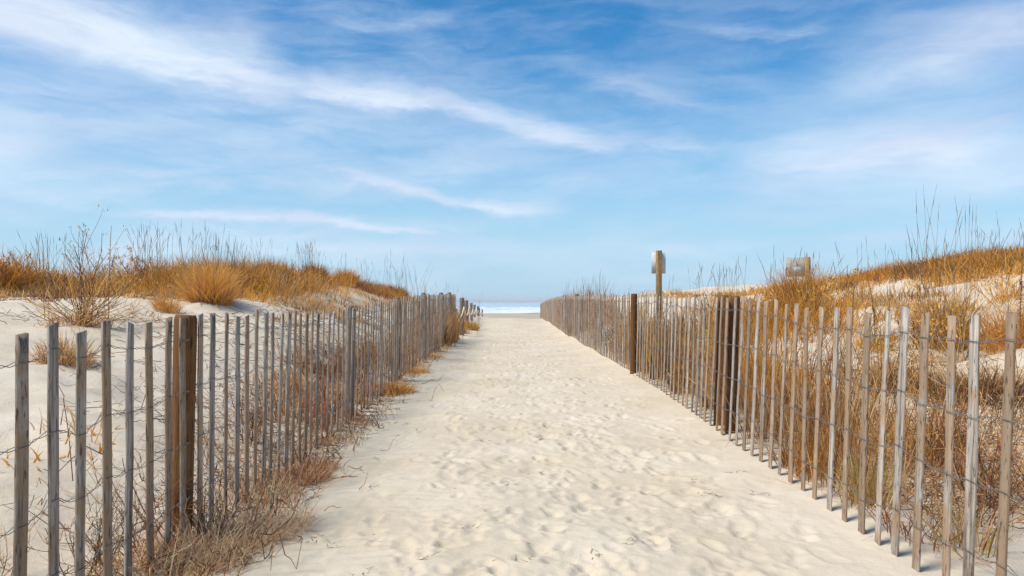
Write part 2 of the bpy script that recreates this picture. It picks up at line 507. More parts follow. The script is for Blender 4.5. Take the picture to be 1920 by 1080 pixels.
foam = np.maximum(foam, .9*(1-sstep(SY, 240, 285)))
foam = np.clip(foam+fbm(SX*.2, SY*.3, 4, 260)*.7*near, 0, 1)
V2 = np.stack([SX, SY, SZ], -1).reshape(-1, 3)
jj, ii = np.meshgrid(np.arange(len(yy)-1), np.arange(len(xx)-1), indexing='ij'); a = (jj*len(xx)+ii).ravel()
me = raw_mesh('sea', V2, np.stack([a, a+1, a+len(xx)+1, a+len(xx)], 1), np.repeat(foam.reshape(-1, 1), 3, 1))
M_SEA, t, b = new_mat('sea_water', .18, .5)
at = t.node('ShaderNodeAttribute', attribute_name='Col')
t.l.new(t.mix(at.outputs['Fac'], (.46, .57, .62), (.64, .69, .72)), b.inputs['Base Color'])
t.l.new(t.ss(at.outputs['Fac'], 0, 1, .22, .9), b.inputs['Roughness'])
bp = t.node('ShaderNodeBump'); bp.inputs['Strength'].default_value = .3; bp.inputs['Distance'].default_value = .4
t.l.new(t.noise(t.node('ShaderNodeNewGeometry').outputs['Position'], .35, 5, .6), bp.inputs['Height']); t.l.new(bp.outputs[0], b.inputs['Normal'])
tag(link('sea', me, M_SEA), kind='structure')


# ------------------------------------------------------------------ fences
def lath_mesh(seed, width, thick, h):
    """split lath of height h: worn arrises, slightly wandering edges, ragged top"""
    r = random.Random(seed)
    lv = [0, .15, .35, .55, .75, .9, 1.0]
    ring = []
    for k, f in enumerate(lv):
        wl_ = width*(1+r.uniform(-.07, .07)); cx_ = r.uniform(-.0022, .0022); cy_ = r.uniform(-.002, .002)
        hw, ht, b_ = wl_/2, thick/2, thick*.10
        pts = [(-hw+b_, -ht), (hw-b_, -ht), (hw, -ht+b_), (hw, ht-b_), (hw-b_, ht), (-hw+b_, ht), (-hw, ht-b_), (-hw, -ht+b_)]
        slant = r.uniform(-.006, .006) if k == len(lv)-1 else 0
        ring += [(x+cx_, y+cy_, f*h+slant*x/hw+(r.uniform(-.0025, .0025) if k == len(lv)-1 else 0)) for x, y in pts]
    f_ = []
    for k in range(len(lv)-1):
        for i in range(8):
            j = (i+1) % 8
            f_.append((k*8+i, k*8+j, k*8+8+j, k*8+8+i))
    o = (len(lv)-1)*8
    f_ += [(o, o+1, o+2, o+7), (o+7, o+2, o+3, o+6), (o+6, o+3, o+4, o+5)]
    return raw_mesh('lath', ring, f_, smooth=False)


VAR = [lath_mesh(100+k, .044, .0085, 1.22) for k in range(12)]
for me in VAR: me.materials.append(M_SLAT)


def post_mesh(seed, rad, h, half=False, broken=False):
    r = random.Random(seed); N = 14
    lv = [0, .12, .3, .5, .7, .88, .985, 1.0]; vs = []
    nick = [1+r.uniform(-.05, .05) for _ in range(N)]
    for k, f in enumerate(lv):
        for i in range(N):
            a_ = 2*math.pi*i/N; q = rad*nick[i]*(1+r.uniform(-.025, .025))*(1 if k < len(lv)-1 else .86)
            z = f*h
            if broken and k >= len(lv)-2: z -= r.uniform(0, .10)
            vs.append((math.cos(a_)*q, math.sin(a_)*q*(.8 if half else 1), z))
    f_ = []
    for k in range(len(lv)-1):
        for i in range(N):
            j = (i+1) % N; f_.append((k*N+i, k*N+j, k*N+N+j, k*N+N+i))
    vs.append((0, 0, h-(.06 if broken else -.002))); c_ = len(vs)-1; o = (len(lv)-1)*N
    for i in range(0, N, 2): f_.append((o+i, o+i+1, o+(i+2) % N, c_))
    return raw_mesh('post', vs, f_, smooth=False)


def tubes(P, Rd, sides=3):
    """P (N,K,3) polylines, Rd (N,K) radii -> verts, quads"""
    N, K, _ = P.shape
    T = np.gradient(P, axis=1); T /= np.linalg.norm(T, axis=2, keepdims=True)+1e-9
    up = np.where(np.abs(T[..., 2:3]) > .8, np.array([1., 0, 0]), np.array([0., 0, 1.]))
    A_ = np.cross(T, up); A_ /= np.linalg.norm(A_, axis=2, keepdims=True)+1e-9
    B_ = np.cross(T, A_)
    ph = np.arange(sides)*2*np.pi/sides
    Vt = P[:, :, None]+Rd[:, :, None, None]*(A_[:, :, None]*np.cos(ph)[None, None, :, None]+B_[:, :, None]*np.sin(ph)[None, None, :, None])
    idx = np.arange(N*K*sides).reshape(N, K, sides)
    q = np.stack([idx[:, :-1], np.roll(idx, -1, 2)[:, :-1], np.roll(idx, -1, 2)[:, 1:], idx[:, 1:]], -1).reshape(-1, 4)
    return Vt.reshape(-1, 3), q


def lean_at(side, Y):
    if side > 0: return np.interp(Y, [2, 6, 10, 30], [.035, .045, .02, 0])
    return -np.interp(Y, [2, 3, 5, 30], [-.02, 0, -.02, 0])


def build_fence(side, near_px, Yend, posts, label, wires_dz):
    X0, zb0, _ = fence_line(side, near_px[0])
    root = empty('sand_fence', (X0, near_px[0], zb0), label, 'fence')
    ox, oy, oz = root.location
    Ys = list(near_px)
    pitch = .165 if side > 0 else .154
    while Ys[-1] < Yend: Ys.append(Ys[-1]+pitch*rnd.uniform(.76, 1.24)*(1 if Ys[-1] < 30 else 1.3))
    info = []
    for k, Y in enumerate(Ys):
        if any(p[4] and abs(Y-p[0]) < .075 for p in posts): continue      # the post takes this lath's place
        X, zb, zt = fence_line(side, Y)
        jitter = rnd.uniform(-.022, .016)-(rnd.uniform(.03, .09) if rnd.random() < .04 and k > 24 else 0)
        zt += jitter
        ln = lean_at(side, Y)
        tilt = rnd.gauss(0, .015)                         # lean along the fence
        dx_ = ln+rnd.gauss(0, .005)
        h = zt-zb+.13
        me = VAR[rnd.randrange(12)]
        o = link('slat', me, None, root)
        top = Vector((X+dx_/2+rnd.uniform(-.004, .004), Y+tilt*h/2, zt)); bot = Vector((X-dx_/2, Y-tilt*h/2, zb-.13))
        d_ = (top-bot)
        o.location = bot-Vector((ox, oy, oz))
        o.rotation_mode = 'QUATERNION'
        # lath face looks across the path; width runs along the fence
        zc = d_.normalized(); yc = Vector((1, 0, rnd.uniform(-.02, .02))); yaw = rnd.gauss(0, .06)
        yc = Vector((math.cos(yaw), math.sin(yaw), 0)); yc = (yc-zc*yc.dot(zc)).normalized(); xc = yc.cross(zc)
        from mathutils import Matrix
        mt = Matrix((xc, yc, zc)).transposed()
        o.rotation_quaternion = mt.to_quaternion()
        wsc = rnd.uniform(.86, 1.2)
        o.scale = (wsc, rnd.uniform(.85, 1.2)*(1.0 if Y < 9 else 1.35), d_.length/1.22)
        info.append((bot, top))
    # posts stand on the dune side, laths wired to them
    for Y, r_, mat, dh, off in posts:
        X, zb, zt = fence_line(side, Y)
        h = zt-zb+.2+dh
        o = link('post', post_mesh(int(Y*100), r_, h), mat, root)
        o.location = Vector((X+side*(r_+.010)+off, Y, zb-.2))-Vector((ox, oy, oz))
        o.rotation_euler = (rnd.gauss(0, .008), rnd.gauss(0, .008)+lean_at(side, Y)*.7, 0)
        o.rotation_euler[2] = 0
    # wires: two strands, one before and one behind each lath, twisted between
    for dz_ in wires_dz:
        P1, P2 = [], []
        for k, (b_, t_) in enumerate(info):
            f = (t_.z-dz_-b_.z)/(t_.z-b_.z)
            c_ = b_.lerp(t_, f)
            wob = rnd.uniform(-.006, .006)+.012*math.sin(k*.35+dz_*9)
            for s_, e in ((-1, -.022), (1, .022)):
                P1.append((c_.x+.0085*(-side), c_.y+e, c_.z+wob)); P2.append((c_.x-.0085*(-side), c_.y+e, c_.z+wob+.004))
            if k+1 < len(info):
                b2, t2 = info[k+1]; c2 = b2.lerp(t2, (t2.z-dz_-b2.z)/(t2.z-b2.z))
                for q, sg in ((.38, 1), (.5, 0), (.62, -1)):
                    m_ = c_.lerp(c2, q); sag = -.004
                    P1.append((m_.x, m_.y, m_.z+sag+.004*sg+wob*.5)); P2.append((m_.x, m_.y, m_.z+sag-.004*sg+wob*.5))
        P = np.array([P1, P2])-np.array([ox, oy, oz])
        v_, q_ = tubes(P, np.full(P.shape[:2], .0016))
        link('wire', raw_mesh('wire', v_, q_), M_WIRE, root)
    return root, info


rx = [1883, 1821, 1778, 1724, 1687, 1654, 1621, 1588, 1561, 1533, 1508, 1487, 1467, 1449, 1431, 1415, 1400, 1386, 1373, 1358]
lx = [40, 101, 151, 201, 242, 280, 315, 342, 375, 398, 424, 445, 463, 480, 496, 510, 525, 539, 551, 563, 574, 584, 595, 605]
rY = [1.6*F/(p-960) for p in rx]; lY = [1.5*F/(960-p) for p in lx]
rY = [rY[0]-.17*k for k in (3, 2, 1)]+rY
lY = [lY[0]-.155*k for k in (3, 2, 1)]+lY
DZ = (.095, .34, .585, .83, 1.06)
lroot, linfo = build_fence(-1, lY, 19.4,
    [(3.47, .052, M_POST, .0, 0), (7.0, .038, M_GREYPOST, .01, 0), (9.85, .038, M_GREYPOST, .0, 0), (12.9, .042, M_GREYPOST, .03, 0), (16.0, .045, M_GREYPOST, .04, 0), (18.2, .05, M_GREYPOST, .05, 0)],
    'weathered slat and wire sand fence along the left edge of the sandy path', DZ)
rroot, rinfo = build_fence(1, rY, 52,
    [(5.64, .046, M_POST, .01, 0), (5.93, .054, M_POST, .01, 0), (9.65, .043, M_POST, .01, -.075), (14.0, .06, M_GREYPOST, .02, 0), (18.4, .055, M_GREYPOST, .04, 0), (22.4, .06, M_GREYPOST, .02, 0),
     (27.0, .07, M_GREYPOST, .02, 0), (31.5, .07, M_GREYPOST, .02, 0), (36, .07, M_GREYPOST, 0, 0), (40.5, .07, M_GREYPOST, 0, 0), (45, .07, M_GREYPOST, 0, 0), (49.5, .07, M_GREYPOST, 0, 0)],
    'weathered slat and wire sand fence along the right edge of the sandy path', DZ)

# rope barrier beyond the left fence
bar = empty('rope_barrier', (-1.5, 21.8, 0), 'row of short wooden posts joined by sagging pale rope beyond the left fence', 'barrier')
bo = Vector(bar.location)
rp = [(851, 551, 20.0), (866, 558, 23.2), (876, 563, 28), (884, 568, 36), (889, 571, 43), (895, 574, 53), (899, 577, 61), (904, 580, 69)]
tops = []
for k, (px, py, Y) in enumerate(rp):
    X, _, zt = W(px, py, Y)
    zg = float(ground_z(X, Y)[0])
    o = link('post', post_mesh(700+k, .075 if k else .085, zt-zg+.3, broken=(k == 0)), M_GREYPOST, bar)
    o.location = Vector((X, Y, zg-.3))-bo
    o.rotation_euler = (rnd.gauss(0, .02), rnd.gauss(0, .02), 0)
    tops.append(Vector((X+.07, Y-.05, zt-.30 if k else zt-.42)))
for k in range(len(tops)-1):
    a_, b_ = tops[k], tops[k+1]
    pts = []
    for i in range(13):
        f = i/12; p_ = a_.lerp(b_, f); p_.z -= (1-(2*f-1)**2)*.26
        pts.append(tuple(p_-bo))
    v_, q_ = tubes(np.array([pts]), np.full((1, 13), .024), 6)
    link('rope', raw_mesh('rope', v_, q_), M_ROPE, bar)


# ------------------------------------------------------------------ signs seen from behind
def box_mesh(sx, sy, sz, bev=.0, z0=0):
    """box with chamfered vertical edges, base at z0"""
    b_ = max(bev, .001)
    p_ = [(-sx/2+b_, -sy/2), (sx/2-b_, -sy/2), (sx/2, -sy/2+b_), (sx/2, sy/2-b_), (sx/2-b_, sy/2), (-sx/2+b_, sy/2), (-sx/2, sy/2-b_), (-sx/2, -sy/2+b_)]
    vs = [(x, y, z) for z in (z0, z0+sz) for x, y in p_]
    fs = [(i, (i+1) % 8, 8+(i+1) % 8, 8+i) for i in range(8)]
    for o, fl in ((8, 1), (0, -1)):
        for q in ((0, 1, 2, 7), (7, 2, 3, 6), (6, 3, 4, 5)): fs.append(tuple(o+i for i in (q if fl > 0 else q[::-1])))
    return raw_mesh('box', vs, fs, smooth=False)


X, Y, zt = W(1235.5, 470, 13)
zg = float(ground_z(X, Y)[0])
sg = empty('sign_post', (X, Y, zg), 'tall weathered post with a narrow sign plate seen from behind, standing behind the right fence', 'sign')
link('post', box_mesh(.095, .088, zt-zg+.3, .008), M_SIGNPOST, sg, (0, 0, -.3))
M_PALE, t, b = new_mat('pale_sign_back', .5, .3)
t.l.new(t.mix(t.ss(t.noise(t.node('ShaderNodeTexCoord').outputs['Object'], 9, 4), .35, .7), (.50, .53, .54), (.62, .64, .64)), b.inputs['Base Color'])
pl = link('sign_plate', box_mesh(.25, .004, .375, .0015), M_PALE, sg, (.005, .052, zt-zg-.40))
link('bolt', post_mesh(3, .008, .012), M_WIRE, sg, (0, -.052, zt-zg-.10)).rotation_euler = (R(90), 0, 0)
X2, Y2, z2 = W(1242, 546, 12.9)
zg2 = float(ground_z(X2, Y2)[0])
stk = link('stake', box_mesh(.026, .022, z2-zg2+.2, .003), M_GREYPOST, None, (X2, Y2, zg2-.2))
tag(stk, 'thin dark stake standing just right of the tall sign post', 'stake')

X, Y, zt = W(1498, 482, 14)
zg = float(ground_z(X, Y)[0])
sg2 = empty('sign_board', (X, Y, zg), 'square grey sign board seen from behind, rising from the orange grass tuft', 'sign')
link('sign_plate', box_mesh(.455, .006, .365, .002), M_SIGN, sg2, (0, .042, zt-zg-.37))
link('post', box_mesh(.085, .07, zt-zg+.30, .008), M_SIGNPOST, sg2, (.155, -.002, -.3))
link('sticker', box_mesh(.12, .003, .10, .001), M_LABEL, sg2, (-.02, .0365, zt-zg-.29))
sg2.rotation_euler = (0, 0, R(-6))


# ------------------------------------------------------------------ plants
GOLD = (.80, .425, .10); ORANGE = (.78, .36, .055); STRAW = (.80, .50, .24); PALE = (.76, .58, .35)
BROWN = (.30, .16, .07); RED = (.36, .14, .06); DARK = (.095, .055, .035); GREYB = (.20, .155, .12); OLIVE = (.54, .35, .09)


def cap(c):
    """keep the hue when a bright blade would clip"""
    m_ = c.max(-1, keepdims=True)
    return np.clip(c*np.minimum(1, .82/m_), .01, .9)


def pick(cols, N, var=.22):
    c = np.array(cols, float)[rng.integers(0, len(cols), N)]
    return cap(c*np.clip(1+rng.normal(0, var, (N, 1)), .45, 1.6)*(1+rng.normal(0, .03, (N, 3))))


def blades(base, length, az_, lean, curl, width, col, K=5):
    """curved tapering ribbons -> verts, quads, colours"""
    N = len(base)
    f = np.linspace(0, 1, K)[None]
    theta = lean[:, None]+curl[:, None]*f                     # angle off vertical along the blade
    ds = length[:, None]/(K-1)
    hx = np.concatenate([np.zeros((N, 1)), np.cumsum(np.sin(theta[:, :-1])*ds, 1)], 1)
    hz = np.concatenate([np.zeros((N, 1)), np.cumsum(np.cos(theta[:, :-1])*ds, 1)], 1)
    side_w = rng.normal(0, .05, (N, 1))*length[:, None]*f**2
    ca, sa = np.cos(az_)[:, None], np.sin(az_)[:, None]
    P = np.stack([base[:, 0:1]+hx*ca-side_w*sa, base[:, 1:2]+hx*sa+side_w*ca, base[:, 2:3]+hz], -1)
    fa = rng.uniform(0, np.pi, N)
    wd = np.stack([np.cos(fa), np.sin(fa)*.6, np.zeros(N)], -1)
    prof = np.array([.7, 1, .85, .55, .12]) if K == 5 else np.linspace(1, .12, K)
    hw = width[:, None, None]*prof[None, :, None]*.5*wd[:, None]
    Vv = np.stack([P-hw, P+hw], 2).reshape(-1, 3)
    idx = np.arange(N*K*2).reshape(N, K, 2)
    q = np.stack([idx[:, :-1, 0], idx[:, :-1, 1], idx[:, 1:, 1], idx[:, 1:, 0]], -1).reshape(-1, 4)
    cc = np.repeat(col[:, None], K*2, 1).reshape(-1, 3)
    return Vv, q, cc


class Geo:
    def __init__(s): s.v = []; s.q = []; s.c = []; s.n = 0
    def add(s, v, q, c):
        s.v.append(v); s.q.append(q+s.n); s.c.append(c); s.n += len(v)
    def mesh(s, name, origin=(0, 0, 0)):
        return raw_mesh(name, np.concatenate(s.v)-np.array(origin), np.concatenate(s.q), np.concatenate(s.c), smooth=False)


def on_ground(x, y, dz=-.015):
    return np.stack([x, y, ground_z(x, y)+dz], -1)


def tuft(g, X, Y, rad, H, N, cols, spread=.5, curl=.7, wid=.006, flat=0.0, elong=1.0, zoff=0.0):
    N = int(N*.7); wid = wid*1.45; curl = curl*1.35
    r = rad*np.sqrt(rng.random(N)); a_ = rng.uniform(0, 2*np.pi, N)
    bx = X+r*np.cos(a_)*elong; by = Y+r*np.sin(a_)
    base = on_ground(bx, by); base[:, 2] += zoff*rng.random(N)
    L = H*rng.uniform(.45, 1.12, N)*(1-.25*(r/rad))
    ln = np.abs(rng.normal(spread*.35, spread*.45, N))*(.35+r/rad)+flat
    g.add(*blades(base, L, a_+rng.normal(0, 1.0, N), np.clip(ln, 0, 1.45), np.abs(rng.normal(curl*.6, curl*.5, N)), wid*rng.uniform(.6, 1.4, N), pick(cols, N)))


def stems(g, pts, H, cols, lean=.18, heads=True, rad=.0030, bend=.5):
    """tall thin culms with narrow seed heads"""
    N = len(pts); K = 6
    az_ = rng.uniform(0, 2*np.pi, N); l0 = np.abs(rng.normal(lean*.6, lean*.6, N)); cu = rng.normal(bend*.3, bend*.5, N)
    L = H*rng.uniform(.7, 1.15, N)
    f = np.linspace(0, 1, K)[None]; th = l0[:, None]+cu[:, None]*f**1.5; ds = L[:, None]/(K-1)
    hx = np.concatenate([np.zeros((N, 1)), np.cumsum(np.sin(th[:, :-1])*ds, 1)], 1); hz = np.concatenate([np.zeros((N, 1)), np.cumsum(np.cos(th[:, :-1])*ds, 1)], 1)
    P = np.stack([pts[:, 0:1]+hx*np.cos(az_)[:, None], pts[:, 1:2]+hx*np.sin(az_)[:, None], pts[:, 2:3]+hz], -1)
    rr = rad*np.linspace(1, .45, K)[None]*np.ones((N, 1))
    c = pick(cols, N, .15)
    v, q = tubes(P, rr); g.add(v, q, np.repeat(c, K*3, 0))
    if heads:
        A_ = P[:, -2]+(P[:, -1]-P[:, -2])*.1; d_ = (P[:, -1]-P[:, -2]); d_ /= np.linalg.norm(d_, axis=1)[:, None]
        hl = rng.uniform(.12, .24, N)[:, None]
        Ph = np.stack([A_+d_*hl*s_ for s_ in (0, .3, .7, 1)], 1)
        v, q = tubes(Ph, np.array([.3, 1, .8, .15])[None]*rad*1.35*np.ones((N, 1))); g.add(v, q, np.repeat(c*.9, 12, 0))


def shrub(g, X, Y, nst, H, cols, open_=1.0, rad=.005, forks=4, lev=2, leaf=None, seed=1, z=None):
    """bare branching shrub: stems fan from one crown and fork"""
    r = np.random.default_rng(seed); z0 = float(ground_z(X, Y)[0])-.02 if z is None else z
    tips = []; K = 6
    def grow(p, d, L, rad_, level):
        P = [np.array(p)]; dd = np.array(d, float)
        for i in range(K-1):
            dd = dd+r.normal(0, .11, 3)+np.array([0, 0, .06]); dd /= np.linalg.norm(dd)
            P.append(P[-1]+dd*L/(K-1))
        P = np.array(P)
        v, q = tubes(P[None], np.linspace(rad_, rad_*.45, K)[None]); c = np.array(cols[r.integers(len(cols))])*(1+r.normal(0, .18))
        g.add(v, q, np.repeat(np.clip(c, .01, .9)[None], len(v), 0))
        tips.append((P[-1], dd))
        if level < lev:
            for b_ in range(forks):
                k = r.integers(1, K-1); sd_ = dd+r.normal(0, .55, 3); sd_[2] = abs(sd_[2])*.7+.15; sd_ /= np.linalg.norm(sd_)
                grow(P[k], sd_, L*r.uniform(.35, .6), rad_*.6, level+1)
    for i in range(nst):
        a_ = r.uniform(0, 2*np.pi); l_ = r.uniform(.1, 1.2)*open_
        d = (math.cos(a_)*math.sin(l_), math.sin(a_)*math.sin(l_)*.7, max(.15, math.cos(l_)))
        grow((X+r.normal(0, .04), Y+r.normal(0, .04), z0), d, H*r.uniform(.6, 1.05), rad, 0)
    if leaf:
        cl, ll, per = leaf
        tp = np.array([t_[0] for t_ in tips]); N = len(tp)*per
        b_ = np.repeat(tp, per, 0)+rng.normal(0, .02, (N, 3))
        g.add(*blades(b_, np.full(N, ll)*rng.uniform(.6, 1.3, N), rng.uniform(0, 6.28, N), rng.uniform(.2, 2.2, N), rng.uniform(-1, 1, N), np.full(N, ll*.25), pick(cl, N)))


def plume(g, X, Y, H, cols, lean=(0, 0), z=None, dens=160, ll=.06):
    """dead goldenrod-like stalk: thick stem, drooping withered leaves, curved head"""
    z0 = float(ground_z(X, Y)[0]) if z is None else z
    K = 10; f = np.linspace(0, 1, K)
    P = np.stack([X+lean[0]*f**2, Y+lean[1]*f**2, z0+H*f-.03*H*f**6], -1)
    v, q = tubes(P[None], np.linspace(.006, .003, K)[None]); g.add(v, q, np.repeat(np.array([BROWN]), len(v), 0))
    t_ = rng.uniform(.08, 1.0, dens)**.8
    b_ = np.stack([np.interp(t_, f, P[:, k]) for k in range(3)], -1)
    ln = ll*np.where(t_ > .75, .55, 1.0)*rng.uniform(.6, 1.3, dens)
    g.add(*blades(b_, ln, rng.uniform(0, 6.28, dens), rng.uniform(.5, 1.5, dens), rng.uniform(.4, 1.8, dens), ln*.22, pick(cols, dens)))


def plant(name, px, Y, label, cat, parts, group=None):
    """parts: list of (part name, function(geo, X, Y), material)"""
    X = (px-960)/F*Y; z = float(ground_z(X, Y)[0])
    if len(parts) == 1:
        g = Geo(); parts[0][1](g, X, Y)
        return tag(link(name, g.mesh(name, (X, Y, z)), parts[0][2], None, (X, Y, z)), label, cat, group)
    root = empty(name, (X, Y, z), label, cat, group)
    for pn, fn, mt in parts:
        g = Geo(); fn(g, X, Y); po = link(pn, g.mesh(pn, (X, Y, z)), mt, root)
        if pn != 'stalk': po['kind'] = 'stuff'
    return root


# --- grass masses nobody could count
def mass(name, label, gens, cat='grass'):
    g = Geo()
    for fn in gens: fn(g)
    return tag(link(name, g.mesh(name), M_GRASS), label, cat, kind='stuff')


def band(g, pts, N, H, cols, wid=.012, jit=(.5, .8), spread=.85, curl=1.25, clump=.22, flat=0.0, allow=False):
    """blades scattered in clumps along a chain of (px, Y)"""
    P = np.array([((p-960)/F*Y, Y) for p, Y in pts]); seg = np.linalg.norm(np.diff(P, axis=0), axis=1); cum = np.append(0, np.cumsum(seg))
    N = int(N*.62); nc = max(8, int(N/60)); t_ = rng.uniform(0, cum[-1], nc)
    cx_ = np.interp(t_, cum, P[:, 0])+rng.normal(0, jit[0], nc); cy_ = np.interp(t_, cum, P[:, 1])+rng.normal(0, jit[1], nc)
    hh = H*rng.uniform(.42, 1.3, nc); k = rng.integers(0, nc, N)
    dx_ = rng.normal(0, clump, N); dy_ = rng.normal(0, clump, N)
    bx_, by_ = cx_[k]+dx_, cy_[k]+dy_
    if not allow:
        bad = (bx_ > XL(by_)-.06) & (bx_ < XR(by_)+.06) & (by_ < 50)
        bx_ = np.where(bad, np.where(bx_ < 0, XL(by_)-.06-np.abs(dx_), XR(by_)+.06+np.abs(dx_)), bx_)
    base = on_ground(bx_, by_)
    a_ = np.arctan2(dy_, dx_)+rng.normal(0, .8, N)
    cc = cap(pick(cols, nc, .25)[k]*np.clip(1+rng.normal(0, .25, (N, 1)), .4, 1.7))
    ca_ = rng.uniform(0, 6.28, nc)[k]; a_ = np.where(rng.random(N) < .4, ca_+rng.normal(0, .5, N), a_)
    g.add(*blades(base, hh[k]*rng.uniform(.5, 1.1, N), a_, np.clip(np.abs(rng.normal(spread*.4, spread*.4, N))+flat, 0, 1.45), np.abs(rng.normal(curl*.5, curl*.5, N)), wid*rng.uniform(.6, 1.4, N), np.clip(cc, .01, .9)))


def bandstems(g, pts, N, H, cols, jit=(.5, .8), **kw):
    P = np.array([((p-960)/F*Y, Y) for p, Y in pts]); seg = np.linalg.norm(np.diff(P, axis=0), axis=1); cum = np.append(0, np.cumsum(seg))
    nc = max(3, N//5); t_ = rng.uniform(0, cum[-1], nc)
    cx_ = np.interp(t_, cum, P[:, 0])+rng.normal(0, jit[0], nc); cy_ = np.interp(t_, cum, P[:, 1])+rng.normal(0, jit[1], nc)
    k = rng.integers(0, nc, N)
    stems(g, on_ground(cx_[k]+rng.normal(0, .10, N), cy_[k]+rng.normal(0, .10, N)), H, cols, **kw)


mass('dune_grass', 'orange gold dry beach grass covering the crest of the left dune', [
    lambda g: band(g, [(-60, 12.6), (60, 13.2)], 5500, .66, [GOLD, ORANGE, ORANGE, BROWN], jit=(.25, .5)),
    lambda g: band(g, [(60, 13.2), (220, 13.2)], 4200, .26, [GOLD, ORANGE, STRAW, BROWN], jit=(.4, .5)),
    lambda g: band(g, [(225, 13.4), (340, 13.4), (480, 15.4), (560, 18)], 15000, .55, [GOLD, ORANGE, ORANGE, GOLD, BROWN], jit=(.4, .6)),
    lambda g: band(g, [(230, 13.0), (340, 13.0), (470, 15.0)], 3500, .50, [GOLD, ORANGE, STRAW, BROWN], jit=(.5, .35), clump=.12, spread=.9),
    lambda g: band(g, [(0, 12.6), (230, 12.6)], 1800, .30, [GOLD, BROWN, STRAW], jit=(.5, .25), clump=.12, spread=.9),
    lambda g: band(g, [(-20, 11.0), (230, 11.2)], 2600, .22, [GOLD, STRAW, BROWN], jit=(.5, .4), clump=.10, spread=1.0),
    lambda g: band(g, [(250, 12.0), (380, 12.4), (480, 14.0)], 1800, .36, [GOLD, ORANGE, STRAW], jit=(.35, .35), clump=.12, spread=1.0),
    lambda g: band(g, [(-40, 13), (480, 15)], 3000, .40, [RED, DARK, BROWN], jit=(.5, .5), clump=.14, spread=1.2),
    lambda g: band(g, [(-200, 15), (60, 16)], 2500, .5, [GOLD, ORANGE, BROWN], jit=(.8, .9)),
    lambda g: band(g, [(230, 12.8), (330, 13.2), (450, 14.2)], 7000, .62, [GOLD, ORANGE, GOLD, BROWN], jit=(.35, .4)),
    lambda g: band(g, [(560, 18.6), (640, 21), (700, 23.5), (745, 26.5)], 14000, .36, [ORANGE, GOLD, BROWN, RED], jit=(.35, .7), wid=.010),
    lambda g: bandstems(g, [(-40, 13.5), (250, 13.5), (480, 16)], 75, .95, [GREYB, BROWN], jit=(.5, .6)),
    lambda g: bandstems(g, [(240, 13.5), (400, 14)], 70, 1.15, [GREYB, DARK], jit=(.3, .4)),
    lambda g: bandstems(g, [(480, 16), (600, 20), (760, 26)], 80, .95, [GREYB, BROWN], jit=(.4, .7), rad=.003),
])
mass('ridge_grass', 'thin orange dry grass covering the crest of the right dune', [
    lambda g: band(g, [(1580, 14.6), (1750, 13.6), (1920, 12.6)], 2500, .36, [ORANGE, GOLD, BROWN, RED], jit=(.6, .6), clump=.12, spread=.9),
    lambda g: band(g, [(1580, 15.2), (1750, 14.3), (1920, 13.3), (2100, 12.5)], 15000, .26, [ORANGE, GOLD, BROWN, ORANGE], jit=(.5, .6)),
    lambda g: band(g, [(1800, 12.6), (1950, 12.0)], 5000, .34, [ORANGE, GOLD, BROWN], jit=(.5, .5)),
    lambda g: band(g, [(1250, 22), (1400, 19.2), (1540, 15.4)], 7000, .24, [ORANGE, GOLD, STRAW], jit=(.5, .7), wid=.013),
    lambda g: bandstems(g, [(1560, 15), (1950, 13)], 60, .55, [GREYB, BROWN], jit=(.5, .5)),
    lambda g: bandstems(g, [(1250, 20), (1540, 15)], 40, .8, [GREYB, BROWN], jit=(.5, .5)),
])
mass('slope_grass', 'sparse pale straw tufts scattered over the open dune sand', [
    lambda g: band(g, [(480, 15), (600, 17), (700, 22)], 2600, .22, [STRAW, GOLD], jit=(.6, 1.0), clump=.16),
    lambda g: band(g, [(540, 13.6), (640, 14.4)], 2600, .26, [STRAW, GOLD, PALE], jit=(.25, .35), clump=.2, wid=.007),
    lambda g: band(g, [(500, 11), (640, 14), (740, 20)], 2600, .18, [STRAW, GOLD, BROWN], jit=(.4, .8), clump=.14),
    lambda g: band(g, [(0, 12.4), (260, 12.4)], 2500, .16, [STRAW, BROWN, GOLD], jit=(.5, .3), clump=.2),
    lambda g: band(g, [(1560, 12), (1880, 10.5)], 1500, .22, [STRAW, GOLD], jit=(.5, .8), clump=.14),
    lambda g: band(g, [(0, 3.9), (20, 3.8)], 160, .22, [STRAW, ORANGE], jit=(.2, .3), clump=.1, spread=1.0),
    lambda g: band(g, [(1500, 13), (1760, 9.5), (1900, 8)], 3000, .25, [STRAW, GOLD, BROWN], jit=(.4, .8), clump=.14),
], 'grass')
